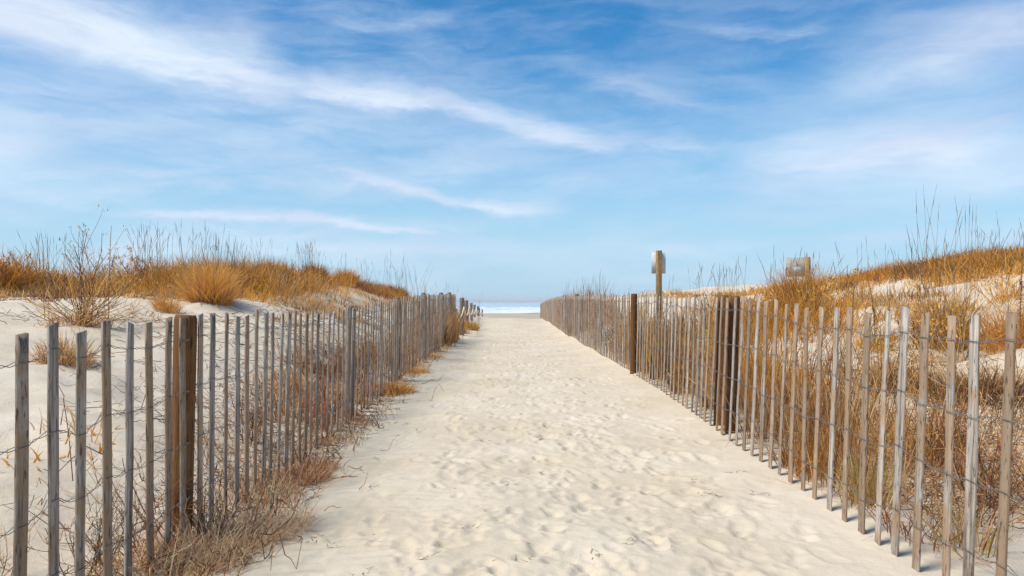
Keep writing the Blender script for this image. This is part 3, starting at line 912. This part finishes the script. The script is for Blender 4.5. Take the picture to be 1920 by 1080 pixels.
mass('fence_grass', 'tall dry golden grass standing along the far stretches of both fences', [
    lambda g: band(g, [(788, 14.2), (814, 15.5), (845, 19)], 2600, .85, [GOLD, STRAW, BROWN, STRAW], jit=(.08, .4), clump=.10, spread=.3, curl=.5, allow=True),
    lambda g: band(g, [(680, 9.6), (775, 14.4)], 1800, .34, [STRAW, GOLD, BROWN], jit=(.15, .3), clump=.12),
    lambda g: band(g, [(520, 6), (675, 9.6)], 2000, .34, [BROWN, STRAW, RED], jit=(.22, .3), clump=.14),
    lambda g: band(g, [(1034, 40), (1064, 25), (1078, 22)], 2200, .38, [ORANGE, GOLD, BROWN], jit=(.10, .8), clump=.14, wid=.02),
    lambda g: band(g, [(1070, 25), (1095, 20), (1134, 16.5)], 3800, .9, [GOLD, BROWN, STRAW, RED], jit=(.16, .5), clump=.12, spread=.3, curl=.4, wid=.013),
    lambda g: band(g, [(1146, 15.5), (1215, 11)], 2600, .5, [GOLD, BROWN, STRAW], jit=(.25, .5), clump=.14, spread=.5),
    lambda g: bandstems(g, [(1075, 20), (1095, 19)], 22, 1.35, [GREYB, BROWN], jit=(.2, .4), rad=.003),
    lambda g: bandstems(g, [(745, 22), (800, 22), (850, 24)], 46, 1.5, [GREYB, BROWN], jit=(.4, .6), rad=.003, lean=.3),
])
mass('fringe_straw', 'dry reddish straw fringe lying along the foot of the left fence', [
    lambda g: band(g, [(330, 3.0), (425, 3.75), (500, 4.4)], 1500, .20, [STRAW, (.80, .55, .34), PALE, RED], jit=(.10, .15), clump=.09, spread=1.4, wid=.0045, allow=True),
    lambda g: band(g, [(500, 4.4), (600, 5.6), (650, 6.5)], 1700, .15, [STRAW, (.80, .55, .34), PALE, RED], jit=(.07, .15), clump=.08, spread=1.4, wid=.0045, allow=True),
    lambda g: band(g, [(650, 6.6), (725, 8.8), (770, 11)], 1300, .13, [STRAW, GOLD, BROWN], jit=(.07, .25), clump=.08, spread=1.4, wid=.006, allow=True),
    lambda g: band(g, [(775, 11.5), (825, 15.5), (850, 19)], 900, .16, [STRAW, GOLD], jit=(.08, .3), clump=.10, spread=1.4, wid=.009, allow=True),
])
mass('bank_grass', 'golden and brown dry stems crowding the sand behind the right fence', [
    lambda g: band(g, [(1215, 10.4), (1265, 8.8), (1310, 8.2)], 3200, .62, [GOLD, STRAW, GOLD, BROWN], jit=(.14, .5), clump=.10, spread=.25, curl=.35),
    lambda g: band(g, [(1290, 8.0), (1390, 6.7)], 1600, .5, [GOLD, STRAW, BROWN], jit=(.2, .4), clump=.10, spread=.4),
    lambda g: band(g, [(1390, 7.4), (1470, 6.4), (1560, 5.4)], 2300, .80, [GOLD, ORANGE, STRAW, BROWN, RED], jit=(.22, .5), clump=.12, spread=.35, curl=.5, wid=.007),
    lambda g: band(g, [(1440, 5.6), (1560, 4.6), (1640, 4.1)], 1200, .42, [GOLD, ORANGE, RED, STRAW], jit=(.16, .3), clump=.10, spread=.35, curl=.4, wid=.006),
    lambda g: band(g, [(1330, 10.5), (1420, 9.6), (1480, 9.5)], 5000, .55, [GOLD, ORANGE, OLIVE, BROWN], jit=(.4, .5), clump=.16),
    lambda g: band(g, [(1600, 7.8), (1740, 6.8), (1900, 6.2)], 1500, .30, [STRAW, BROWN, RED, GOLD], jit=(.4, .45), clump=.12, spread=.9, curl=.9, wid=.007),
    lambda g: band(g, [(1620, 4.6), (1760, 3.9), (1930, 3.2)], 1700, .26, [BROWN, RED, STRAW, GOLD], jit=(.25, .3), clump=.10, spread=1.0, curl=1.4, wid=.0055),
    lambda g: band(g, [(1700, 5.4), (1960, 4.6)], 1300, .26, [BROWN, STRAW, DARK], jit=(.35, .3), clump=.12, spread=1.1, curl=1.4, wid=.0055),
])

# --- litter of twigs and dead stems lying on the sand beside the fences
def litter(g, pts, N, L, cols, jit, rad=.0024, lift=.03):
    P = np.array([((p-960)/F*Y, Y) for p, Y in pts]); seg = np.linalg.norm(np.diff(P, axis=0), axis=1); cum = np.append(0, np.cumsum(seg))
    t_ = rng.uniform(0, cum[-1], N)
    x = np.interp(t_, cum, P[:, 0])+rng.normal(0, jit[0], N); y = np.interp(t_, cum, P[:, 1])+rng.normal(0, jit[1], N)
    bad = (x > .9) & (x < XR(y)+.1) & (y < 50) & (N > 50)
    x = np.where(bad, XR(y)+.1+np.abs(rng.normal(0, .2, N)), x)
    a_ = rng.uniform(0, 6.28, N); K = 5; Ls = L*rng.uniform(.3, 1.3, N)
    a2 = a_[:, None]+np.cumsum(rng.normal(0, .35, (N, K)), 1)
    px_ = x[:, None]+np.cumsum(np.cos(a2), 1)*Ls[:, None]/K; py_ = y[:, None]+np.cumsum(np.sin(a2), 1)*Ls[:, None]/K
    pz = ground_z(px_.ravel(), py_.ravel()).reshape(N, K)+np.abs(np.cumsum(rng.normal(0, lift, (N, K)), 1))*rng.random((N, 1))+.002
    v, q = tubes(np.stack([px_, py_, pz], -1), rad*np.linspace(1, .5, K)[None]*rng.uniform(.6, 1.5, (N, 1)))
    g.add(v, q, np.repeat(pick(cols, N), K*3, 0))


g = Geo()
litter(g, [(300, 2.9), (480, 4.4), (620, 6.2), (700, 9)], 1100, .14, [BROWN, RED, DARK, GREYB], (.20, .3), lift=.05)
litter(g, [(380, 5.2), (500, 7), (620, 9)], 700, .24, [BROWN, DARK, GREYB], (.35, .5), lift=.04)
litter(g, [(450, 9), (560, 11), (700, 17)], 500, .3, [BROWN, DARK, GREYB], (.5, .8), rad=.004)
litter(g, [(0, 12.3), (300, 12.2), (400, 11.2)], 260, .3, [BROWN, DARK, GREYB], (.4, .3), rad=.004)
litter(g, [(200, 6.2), (330, 7.4), (430, 9)], 160, .22, [BROWN, DARK], (.4, .5), rad=.003)
litter(g, [(1560, 5.6), (1700, 4.4), (1930, 3.4)], 800, .26, [BROWN, RED, DARK, STRAW], (.35, .35), lift=.06)
litter(g, [(1600, 7.4), (1930, 5.6)], 450, .28, [BROWN, DARK, GREYB], (.5, .5), lift=.05)
litter(g, [(1180, 10), (1300, 8.4), (1450, 6.6)], 500, .22, [BROWN, GREYB, STRAW], (.3, .4), lift=.05)
litter(g, [(560, 4.9), (660, 6.6), (760, 10), (840, 17)], 240, .15, [BROWN, DARK, GREYB], (.14, .3), rad=.0018, lift=.01)
litter(g, [(1600, 5.4), (1750, 4.6), (1940, 3.6)], 900, .38, [STRAW, BROWN, GOLD, BROWN], (.40, .4), rad=.0022, lift=.11)
litter(g, [(1640, 7.2), (1940, 5.4)], 500, .40, [STRAW, PALE, BROWN, DARK], (.45, .5), rad=.003, lift=.11)
litter(g, [(1400, 7.0), (1600, 4.8)], 400, .34, [STRAW, RED, BROWN], (.2, .4), rad=.0025, lift=.12)
litter(g, [(250, 3.2), (420, 4.6), (640, 8.6)], 700, .30, [STRAW, BROWN, DARK, RED], (.28, .4), rad=.0024, lift=.10)
litter(g, [(640, 8.6), (760, 13)], 400, .34, [STRAW, BROWN, DARK, RED], (.25, .5), rad=.004, lift=.10)
litter(g, [(0, 11.6), (260, 11.6), (480, 13.4)], 380, .25, [DARK, BROWN, GREYB], (.5, .5), rad=.005, lift=.02)
litter(g, [(60, 8.6), (250, 8.6), (330, 9.4)], 260, .26, [BROWN, GREYB, STRAW], (.5, .4), rad=.003, lift=.04)
tag(link('twig_litter', g.mesh('twig_litter'), M_TWIG), 'brown twigs and broken stems lying tangled on the sand beside both fences', 'litter', kind='stuff')
g = Geo()
for px, py in ((1010, 822), (1003, 878), (1165, 775), (952, 712), (1068, 718), (985, 1045), (870, 985), (1195, 1025), (1320, 925), (1345, 930), (700, 900), (615, 1000), (905, 590+20), (1088, 760),
               (1217, 735), (1305, 900), (760, 780), (950, 900), (1385, 890), (1420, 925), (590, 985), (800, 1040), (680, 1060), (1070, 820), (1100, 1040), (905, 820)):
    Yd = EYE*F/(py-HORIZ)*.985
    litter(g, [(px, Yd), (px+3, Yd)], 6, .045, [DARK, BROWN, GREYB], (.02, .02), rad=.0013, lift=.006)
litter(g, [(700, 4), (1000, 5), (1150, 9)], 160, .03, [DARK, BROWN, GREYB], (.7, 1.5), rad=.001, lift=.003)
tag(link('path_debris', g.mesh('path_debris'), M_TWIG), 'tiny dark bits of twig and weed dotted over the sandy path', 'litter', kind='stuff')

# --- single plants, left side
G = M_GRASS; T = M_TWIG
plant('bare_shrub', 150, 7.9, 'wide spreading leafless shrub with tall seedy stalks against the sky, left dune', 'shrub', [
    ('branches', lambda g, X, Y: (shrub(g, X, Y, 34, .74, [BROWN, GOLD, RED, STRAW], 1.3, .0065, 3, 2, seed=4)), T),
    ('tall_stalks', lambda g, X, Y: (shrub(g, X+.05, Y, 6, 1.1, [GREYB, BROWN, DARK], .32, .006, 4, 1, leaf=([DARK, GREYB, ORANGE], .035, 5), seed=9)), T),
    ('dead_grass', lambda g, X, Y: tuft(g, X, Y, .30, .24, 500, [RED, BROWN, STRAW], 1.3, .8, .004), G)])
plant('grass_tuft', 122, 6.4, 'straw tuft with dark undercut roots below the leafless shrub', 'grass tuft', [
    ('blades', lambda g, X, Y: tuft(g, X, Y, .20, .34, 900, [STRAW, GOLD, BROWN], 1.2, .8, .004), G),
    ('dead_base', lambda g, X, Y: tuft(g, X, Y-.10, .12, .12, 300, [DARK, RED], 1.6, .6, .004), G)])
plant('grass_tuft', 392, 11.2, 'biggest golden grass tuft standing alone on bare sand above the left fence', 'grass tuft', [
    ('blades', lambda g, X, Y: tuft(g, X, Y, .30, .80, 1900, [GOLD, STRAW, GOLD, ORANGE], .7, .75, .0065), G),
    ('dead_base', lambda g, X, Y: tuft(g, X, Y-.15, .20, .24, 400, [RED, BROWN, DARK], 1.2, .6, .005), G)])
plant('grass_tuft', 312, 9.9, 'small golden tuft between the leafless shrub and the big golden tuft', 'grass tuft', [
    ('blades', lambda g, X, Y: tuft(g, X, Y, .14, .34, 700, [GOLD, STRAW, ORANGE], .9, .7, .0045), G)])
plant('dead_shrub', 258, 13.0, 'pointed dark brown bush topping the grass on the left dune crest', 'shrub', [
    ('branches', lambda g, X, Y: shrub(g, X, Y, 8, .72, [BROWN, GREYB], .45, .005, 4, 1, leaf=([BROWN, RED, ORANGE], .06, 14), seed=21), T)])
plant('grass_tuft', 515, 16.6, 'rounded orange tuft on the left dune crest right of the highest grass', 'grass tuft', [
    ('blades', lambda g, X, Y: tuft(g, X, Y, .32, .60, 1300, [ORANGE, GOLD], .6, .5, .008), G)])
plant('grass_tuft', 592, 19.3, 'brown upright tuft with thin stalks on the falling left crest', 'grass tuft', [
    ('blades', lambda g, X, Y: tuft(g, X, Y, .25, .62, 1100, [BROWN, ORANGE, RED], .45, .4, .009), G),
    ('stalks', lambda g, X, Y: stems(g, on_ground(X+rng.normal(0, .2, 14), Y+rng.normal(0, .2, 14)), 1.1, [GREYB, BROWN], rad=.003), T)])
plant('grass_tuft', 652, 21.2, 'orange pointed tuft where the left crest begins to drop', 'grass tuft', [
    ('blades', lambda g, X, Y: tuft(g, X, Y, .26, .60, 1100, [ORANGE, GOLD], .45, .4, .010), G)])
plant('grass_tuft', 742, 26.5, 'last orange tuft of the left crest just above the fence tops', 'grass tuft', [
    ('blades', lambda g, X, Y: tuft(g, X, Y, .42, .50, 1200, [ORANGE, GOLD, BROWN], .8, .6, .012), G)])
plant('seed_stalk', 204, 8.6, 'tall dark seed stalk with an orange leaf cluster, highest plant of the left dune', 'plant', [
    ('stalk', lambda g, X, Y: plume(g, X, Y, 1.12, [DARK, GREYB, BROWN], (.03, 0), dens=110, ll=.035), T),
    ('leaves', lambda g, X, Y: shrub(g, X-.02, Y, 3, .85, [GREYB, BROWN], .38, .0045, 4, 1, leaf=([ORANGE, DARK, GREYB], .04, 9), seed=83), T)])
plant('seed_stalk', 92, 8.8, 'slanting dark seed stalks at the left of the leafless shrub', 'plant', [
    ('stalk', lambda g, X, Y: (plume(g, X, Y, .98, [DARK, GREYB], (-.02, 0), dens=70, ll=.035), plume(g, X-.05, Y, .85, [DARK, GREYB], (-.22, 0), dens=70, ll=.035)), T)])
plant('dead_shrub', 20, 12.4, 'orange brown bush at the far left edge of the left dune crest', 'shrub', [
    ('branches', lambda g, X, Y: shrub(g, X, Y, 9, .6, [BROWN, ORANGE], .5, .006, 4, 1, leaf=([ORANGE, BROWN, RED], .07, 12), seed=84), T)])
plant('twiggy_bush', 165, 2.95, 'low tangle of bare brown twigs behind the nearest slats of the left fence', 'bush', [
    ('branches', lambda g, X, Y: (shrub(g, X, Y, 12, .34, [BROWN, GREYB, DARK], 1.0, .0028, 4, 2, seed=31), shrub(g, X-.25, Y-.15, 9, .28, [BROWN, STRAW, DARK], 1.1, .0026, 4, 2, seed=32)), T)])
plant('twiggy_bush', 265, 3.15, 'dense brown twig bush behind the left fence beside the brown post', 'bush', [
    ('branches', lambda g, X, Y: (shrub(g, X, Y, 14, .36, [BROWN, RED, DARK], 1.0, .0028, 4, 2, seed=33), shrub(g, X+.15, Y+.3, 10, .32, [BROWN, GREYB, DARK], 1.0, .0026, 4, 2, seed=34)), T)])
plant('twiggy_bush', 470, 5.4, 'brown brushwood behind the left fence right of the brown post', 'bush', [
    ('branches', lambda g, X, Y: (shrub(g, X, Y, 14, .40, [BROWN, RED, DARK], 1.1, .0035, 4, 2, seed=35), shrub(g, X-.1, Y+.8, 12, .36, [BROWN, GREYB, DARK], 1.1, .0035, 4, 2, seed=36)), T)])
plant('twiggy_bush', 610, 8.2, 'dark brushwood behind the middle stretch of the left fence', 'bush', [
    ('branches', lambda g, X, Y: (shrub(g, X, Y, 12, .42, [BROWN, RED, DARK], 1.1, .004, 4, 2, seed=37), shrub(g, X+.2, Y+1.3, 12, .42, [BROWN, DARK], 1.1, .004, 4, 2, seed=38)), T)])
# straw lying out over the path from under the left fence
plant('straw_clump', 432, 3.35, 'large flattened clump of pinkish straw spilling onto the path at the brown post', 'grass tuft', [
    ('blades', lambda g, X, Y: (tuft(g, X-.08, Y+.05, .26, .27, 1500, [(.82, .56, .35), PALE, PALE, (.80, .52, .31)], 1.3, 1.6, .0042, flat=.2), tuft(g, X+.08, Y+.28, .20, .25, 900, [(.82, .56, .35), PALE, (.7, .42, .25)], 1.3, 1.6, .004, flat=.2),
                                tuft(g, X-.22, Y-.32, .24, .26, 900, [(.82, .56, .35), PALE, STRAW], 1.3, 1.6, .004, flat=.2)), G),
    ('twigs', lambda g, X, Y: litter(g, [(330, 2.9), (500, 4.0)], 60, .18, [DARK, BROWN], (.14, .2), lift=.05), T)])
plant('straw_clump', 572, 4.75, 'reddish straw clump at the left fence foot behind the large straw clump', 'grass tuft', [
    ('blades', lambda g, X, Y: (tuft(g, X-.02, Y, .17, .20, 1500, [RED, STRAW, (.74, .45, .26)], 1.3, .9, .0032, flat=.3), tuft(g, X-.02, Y+.35, .14, .17, 700, [RED, STRAW], 1.3, .9, .003, flat=.3)), G)])
plant('straw_clump', 742, 8.9, 'golden low tuft lying on the path edge halfway along the left fence', 'grass tuft', [
    ('blades', lambda g, X, Y: tuft(g, X, Y, .22, .22, 1300, [GOLD, STRAW, ORANGE], 1.3, .9, .005, flat=.2), G)])
plant('straw_clump', 778, 10.8, 'smaller golden tuft on the path edge beyond the golden low tuft', 'grass tuft', [
    ('blades', lambda g, X, Y: tuft(g, X, Y, .20, .18, 700, [GOLD, STRAW], 1.3, .9, .006, flat=.3), G)])
plant('straw_clump', 806, 13.4, 'farthest low straw tuft on the path edge by the left fence', 'grass tuft', [
    ('blades', lambda g, X, Y: tuft(g, X, Y, .24, .2, 600, [GOLD, STRAW], 1.3, .9, .007, flat=.3), G)])
plant('grass_tuft', 868, 24.5, 'golden bush of grass around the first rope barrier posts', 'grass tuft', [
    ('blades', lambda g, X, Y: (tuft(g, X-.2, Y, .30, .38, 1100, [ORANGE, GOLD, OLIVE], .9, .7, .012), tuft(g, X, Y+3, .36, .45, 900, [ORANGE, GOLD, OLIVE], .9, .7, .012)), G),
    ('stalks', lambda g, X, Y: shrub(g, X+.2, Y, 5, .8, [GREYB], .6, .004, 3, 1, seed=44), T)])

# --- single plants, right side
plant('grass_tuft', 1498, 10.6, 'tall orange tuft growing in front of the square sign board', 'grass tuft', [
    ('blades', lambda g, X, Y: tuft(g, X, Y, .24, .92, 2400, [ORANGE, GOLD, ORANGE, BROWN], .5, .7, .006), G),
    ('dead_base', lambda g, X, Y: tuft(g, X, Y-.2, .22, .4, 500, [RED, BROWN, DARK], .9, .6, .005), G)])
plant('goldenrod', 1641, 8.2, 'single tall brown seed stalk with a bent tip and yellow withered leaves, right dune', 'plant', [
    ('stalk', lambda g, X, Y: plume(g, X, Y, .72, [BROWN, (.30, .17, .05), OLIVE], (-.06, 0), dens=260, ll=.05), T),
    ('leaves', lambda g, X, Y: tuft(g, X, Y, .16, .28, 260, [OLIVE, GOLD, (.45, .36, .06)], 1.2, .8, .009), G)])
plant('goldenrod', 1664, 8.4, 'shorter yellowish withered plant right of the bent brown seed stalk', 'plant', [
    ('stalk', lambda g, X, Y: plume(g, X, Y, .50, [OLIVE, (.45, .36, .08), BROWN], (.03, 0), dens=170, ll=.05), T),
    ('leaves', lambda g, X, Y: tuft(g, X, Y, .10, .2, 120, [OLIVE, GOLD], 1.2, .8, .009), G)])
plant('goldenrod', 1712, 8.0, 'dark curled withered plant left of the tall straw tuft, right dune', 'plant', [
    ('stalk', lambda g, X, Y: (plume(g, X, Y, .45, [BROWN, RED, OLIVE], (.04, 0), dens=170, ll=.06), plume(g, X-.12, Y, .36, [BROWN, RED, OLIVE], (-.05, 0), dens=120, ll=.06)), T)])
plant('goldenrod', 1912, 7.4, 'tall seed stalk with a dark head at the right edge of the view', 'plant', [
    ('stalk', lambda g, X, Y: plume(g, X, Y, .95, [BROWN, DARK, ORANGE], (.03, 0), dens=280, ll=.05), T)])
plant('grass_tuft', 1770, 8.0, 'tall open straw tuft in the middle of the right dune', 'grass tuft', [
    ('blades', lambda g, X, Y: tuft(g, X, Y, .24, .72, 1300, [GOLD, STRAW, BROWN, OLIVE], .75, .5, .0055), G),
    ('stalks', lambda g, X, Y: stems(g, on_ground(X+rng.normal(0, .16, 16), Y+rng.normal(0, .16, 16)), 1.05, [GREYB, GOLD], lean=.25), T)])
plant('grass_tuft', 1900, 7.6, 'golden bushy tuft at the right edge above the dark roots', 'grass tuft', [
    ('blades', lambda g, X, Y: tuft(g, X, Y, .28, .55, 1500, [GOLD, ORANGE, STRAW], .9, .6, .0055), G)])
plant('root_mass', 1850, 5.9, 'dark overhanging mass of roots and dead grass behind the right fence', 'bush', [
    ('roots', lambda g, X, Y: (tuft(g, X, Y, .34, .30, 2300, [DARK, RED, BROWN, DARK], 1.4, .9, .0045, elong=1.5), shrub(g, X, Y, 12, .35, [DARK, BROWN], 1.3, .004, 4, 1, seed=51)), T),
    ('blades', lambda g, X, Y: tuft(g, X, Y+.2, .36, .36, 1300, [GOLD, STRAW, ORANGE, BROWN], 1.0, .9, .0045, elong=1.4), G)])
plant('root_mass', 1690, 6.5, 'smaller dark root clump left of the overhanging root mass', 'bush', [
    ('roots', lambda g, X, Y: tuft(g, X, Y, .22, .26, 1100, [DARK, RED, BROWN], 1.4, .9, .0045, elong=1.4), T),
    ('blades', lambda g, X, Y: tuft(g, X, Y+.12, .22, .34, 700, [GOLD, ORANGE, BROWN], .9, .8, .0045), G)])
plant('twiggy_bush', 1860, 3.55, 'bare reddish twig bush behind the nearest slats of the right fence', 'bush', [
    ('branches', lambda g, X, Y: (shrub(g, X, Y, 14, .42, [BROWN, RED, DARK], 1.1, .003, 4, 2, seed=61), shrub(g, X+.2, Y-.3, 10, .38, [BROWN, STRAW, DARK], 1.1, .003, 4, 2, seed=62)), T)])
plant('twiggy_bush', 1760, 4.2, 'bare brown twig bush behind the right fence left of the reddish one', 'bush', [
    ('branches', lambda g, X, Y: (shrub(g, X, Y, 14, .42, [BROWN, STRAW, DARK], 1.1, .003, 4, 2, seed=63)), T)])
plant('twiggy_bush', 1560, 5.9, 'upright brown stems bunched behind the right fence near its double post', 'bush', [
    ('branches', lambda g, X, Y: (shrub(g, X, Y, 14, .6, [BROWN, RED, GOLD], .6, .003, 3, 1, seed=64), shrub(g, X-.4, Y+.6, 14, .6, [BROWN, RED, GOLD], .6, .003, 3, 1, seed=65)), T)])
plant('grass_tuft', 1612, 3.75, 'yellow green grass growing up through the right fence near the camera', 'grass tuft', [
    ('blades', lambda g, X, Y: tuft(g, X+.04, Y, .12, .34, 200, [OLIVE, (.5, .4, .12), STRAW], .6, .7, .004), G)])
plant('grass_tuft', 1815, 3.1, 'short yellow green grass between the three nearest slats of the right fence', 'grass tuft', [
    ('blades', lambda g, X, Y: tuft(g, X, Y, .12, .30, 160, [OLIVE, STRAW], .7, .7, .004), G)])
LEAFY = [BROWN, GOLD, OLIVE, ORANGE]
def scrub(px, Y, H, label, seed, n=9, op=.7):
    plant('leafy_scrub', px, Y, label, 'shrub', [('branches', lambda g, X, Y: shrub(g, X, Y, n, H, [BROWN, GOLD, STRAW, GREYB], op, .0045, 4, 1, leaf=(LEAFY, .055, 7), seed=seed), T)])
scrub(1450, 9.4, .62, 'scruffy tan shrub left of the orange tuft by the square sign board', 91)
scrub(1535, 9.2, .66, 'scruffy tan shrub right of the orange tuft by the square sign board', 92)
scrub(1430, 11.5, .40, 'low curled brown shrub peeping over the right fence left of the square board', 93)
scrub(1800, 7.4, .62, 'ragged leafy shrub beside the tall open straw tuft', 94, 11, .9)
scrub(1890, 8.6, .60, 'ragged golden shrub high on the right dune near the edge of the view', 95, 11, .9)
scrub(1735, 7.6, .45, 'small ragged shrub below the left side of the tall open straw tuft', 96, 8, 1.0)
scrub(1330, 12.0, .35, 'low orange scrub just over the double post of the right fence', 97, 8, .9)
scrub(330, 12.2, .50, 'ragged twiggy bush left of the biggest golden tuft', 98, 10, 1.0)
scrub(455, 13.6, .48, 'ragged orange bush right of the biggest golden tuft', 99, 10, .9)
scrub(225, 11.6, .55, 'spiky straw coloured bush right of the leafless shrub', 100, 10, 1.0)
# tall culms against the sky on the right
def reeds(px, Y, H, N, lab, lean=.2, bend=.5, spread=.14):
    plant('tall_grass', px, Y, lab, 'grass', [('culms', lambda g, X, Y: (stems(g, on_ground(X+rng.normal(0, spread, N), Y+rng.normal(0, spread, N)), H, [GREYB, DARK, BROWN], lean=lean, bend=bend), tuft(g, X, Y, spread, H*.35, 120, [GOLD, ORANGE], .6, .6, .006)), T)])
reeds(1300, 14, .85, 12, 'arching dark grass culms between the tall sign post and the square board', .3, .9, .25)
reeds(1392, 12, 1.15, 8, 'few very tall culms above the double post of the right fence', .12, .2, .16)
reeds(1448, 11, 1.05, 12, 'dark culms just left of the square sign board', .2, .5)
reeds(1562, 10.5, .95, 12, 'slender culms just right of the square sign board', .22, .5)
reeds(1735, 9.2, 1.55, 10, 'tallest culms of the right dune leaning left against the sky', .22, .2)
reeds(1800, 9.4, 1.35, 9, 'upright tall culms right of the tallest leaning ones', .12, .1)
reeds(1890, 9.6, 1.25, 8, 'tall culms near the right edge of the view', .2, .3)
plant('beach_twigs', 1090, 17.5, 'small leafless stalks rising above the far part of the right fence', 'plant', [
    ('branches', lambda g, X, Y: shrub(g, X, Y, 7, .95, [GREYB, BROWN], .35, .004, 3, 1, seed=71), T)])
plant('bare_shrub', 800, 21.5, 'leafless branches rising above the far end of the left fence', 'shrub', [
    ('branches', lambda g, X, Y: shrub(g, X, Y, 8, 1.15, [GREYB, BROWN], .6, .005, 3, 1, seed=72), T)])

# ------------------------------------------------------------------ sea air
me = box_mesh(17000, 15500, 24, .01)
M_HAZE = bpy.data.materials.new('sea_haze'); M_HAZE.use_nodes = True
hz = NT(M_HAZE.node_tree); hz.n.clear()
pv = hz.node('ShaderNodeVolumePrincipled'); pv.inputs['Color'].default_value = (.97, .985, 1, 1); pv.inputs['Density'].default_value = .00025
pv.inputs['Anisotropy'].default_value = 0
ho = hz.node('ShaderNodeOutputMaterial'); hz.l.new(pv.outputs[0], ho.inputs['Volume'])
h = link('haze', me, M_HAZE, None, (0, 7000, -8))
tag(h, kind='stuff')
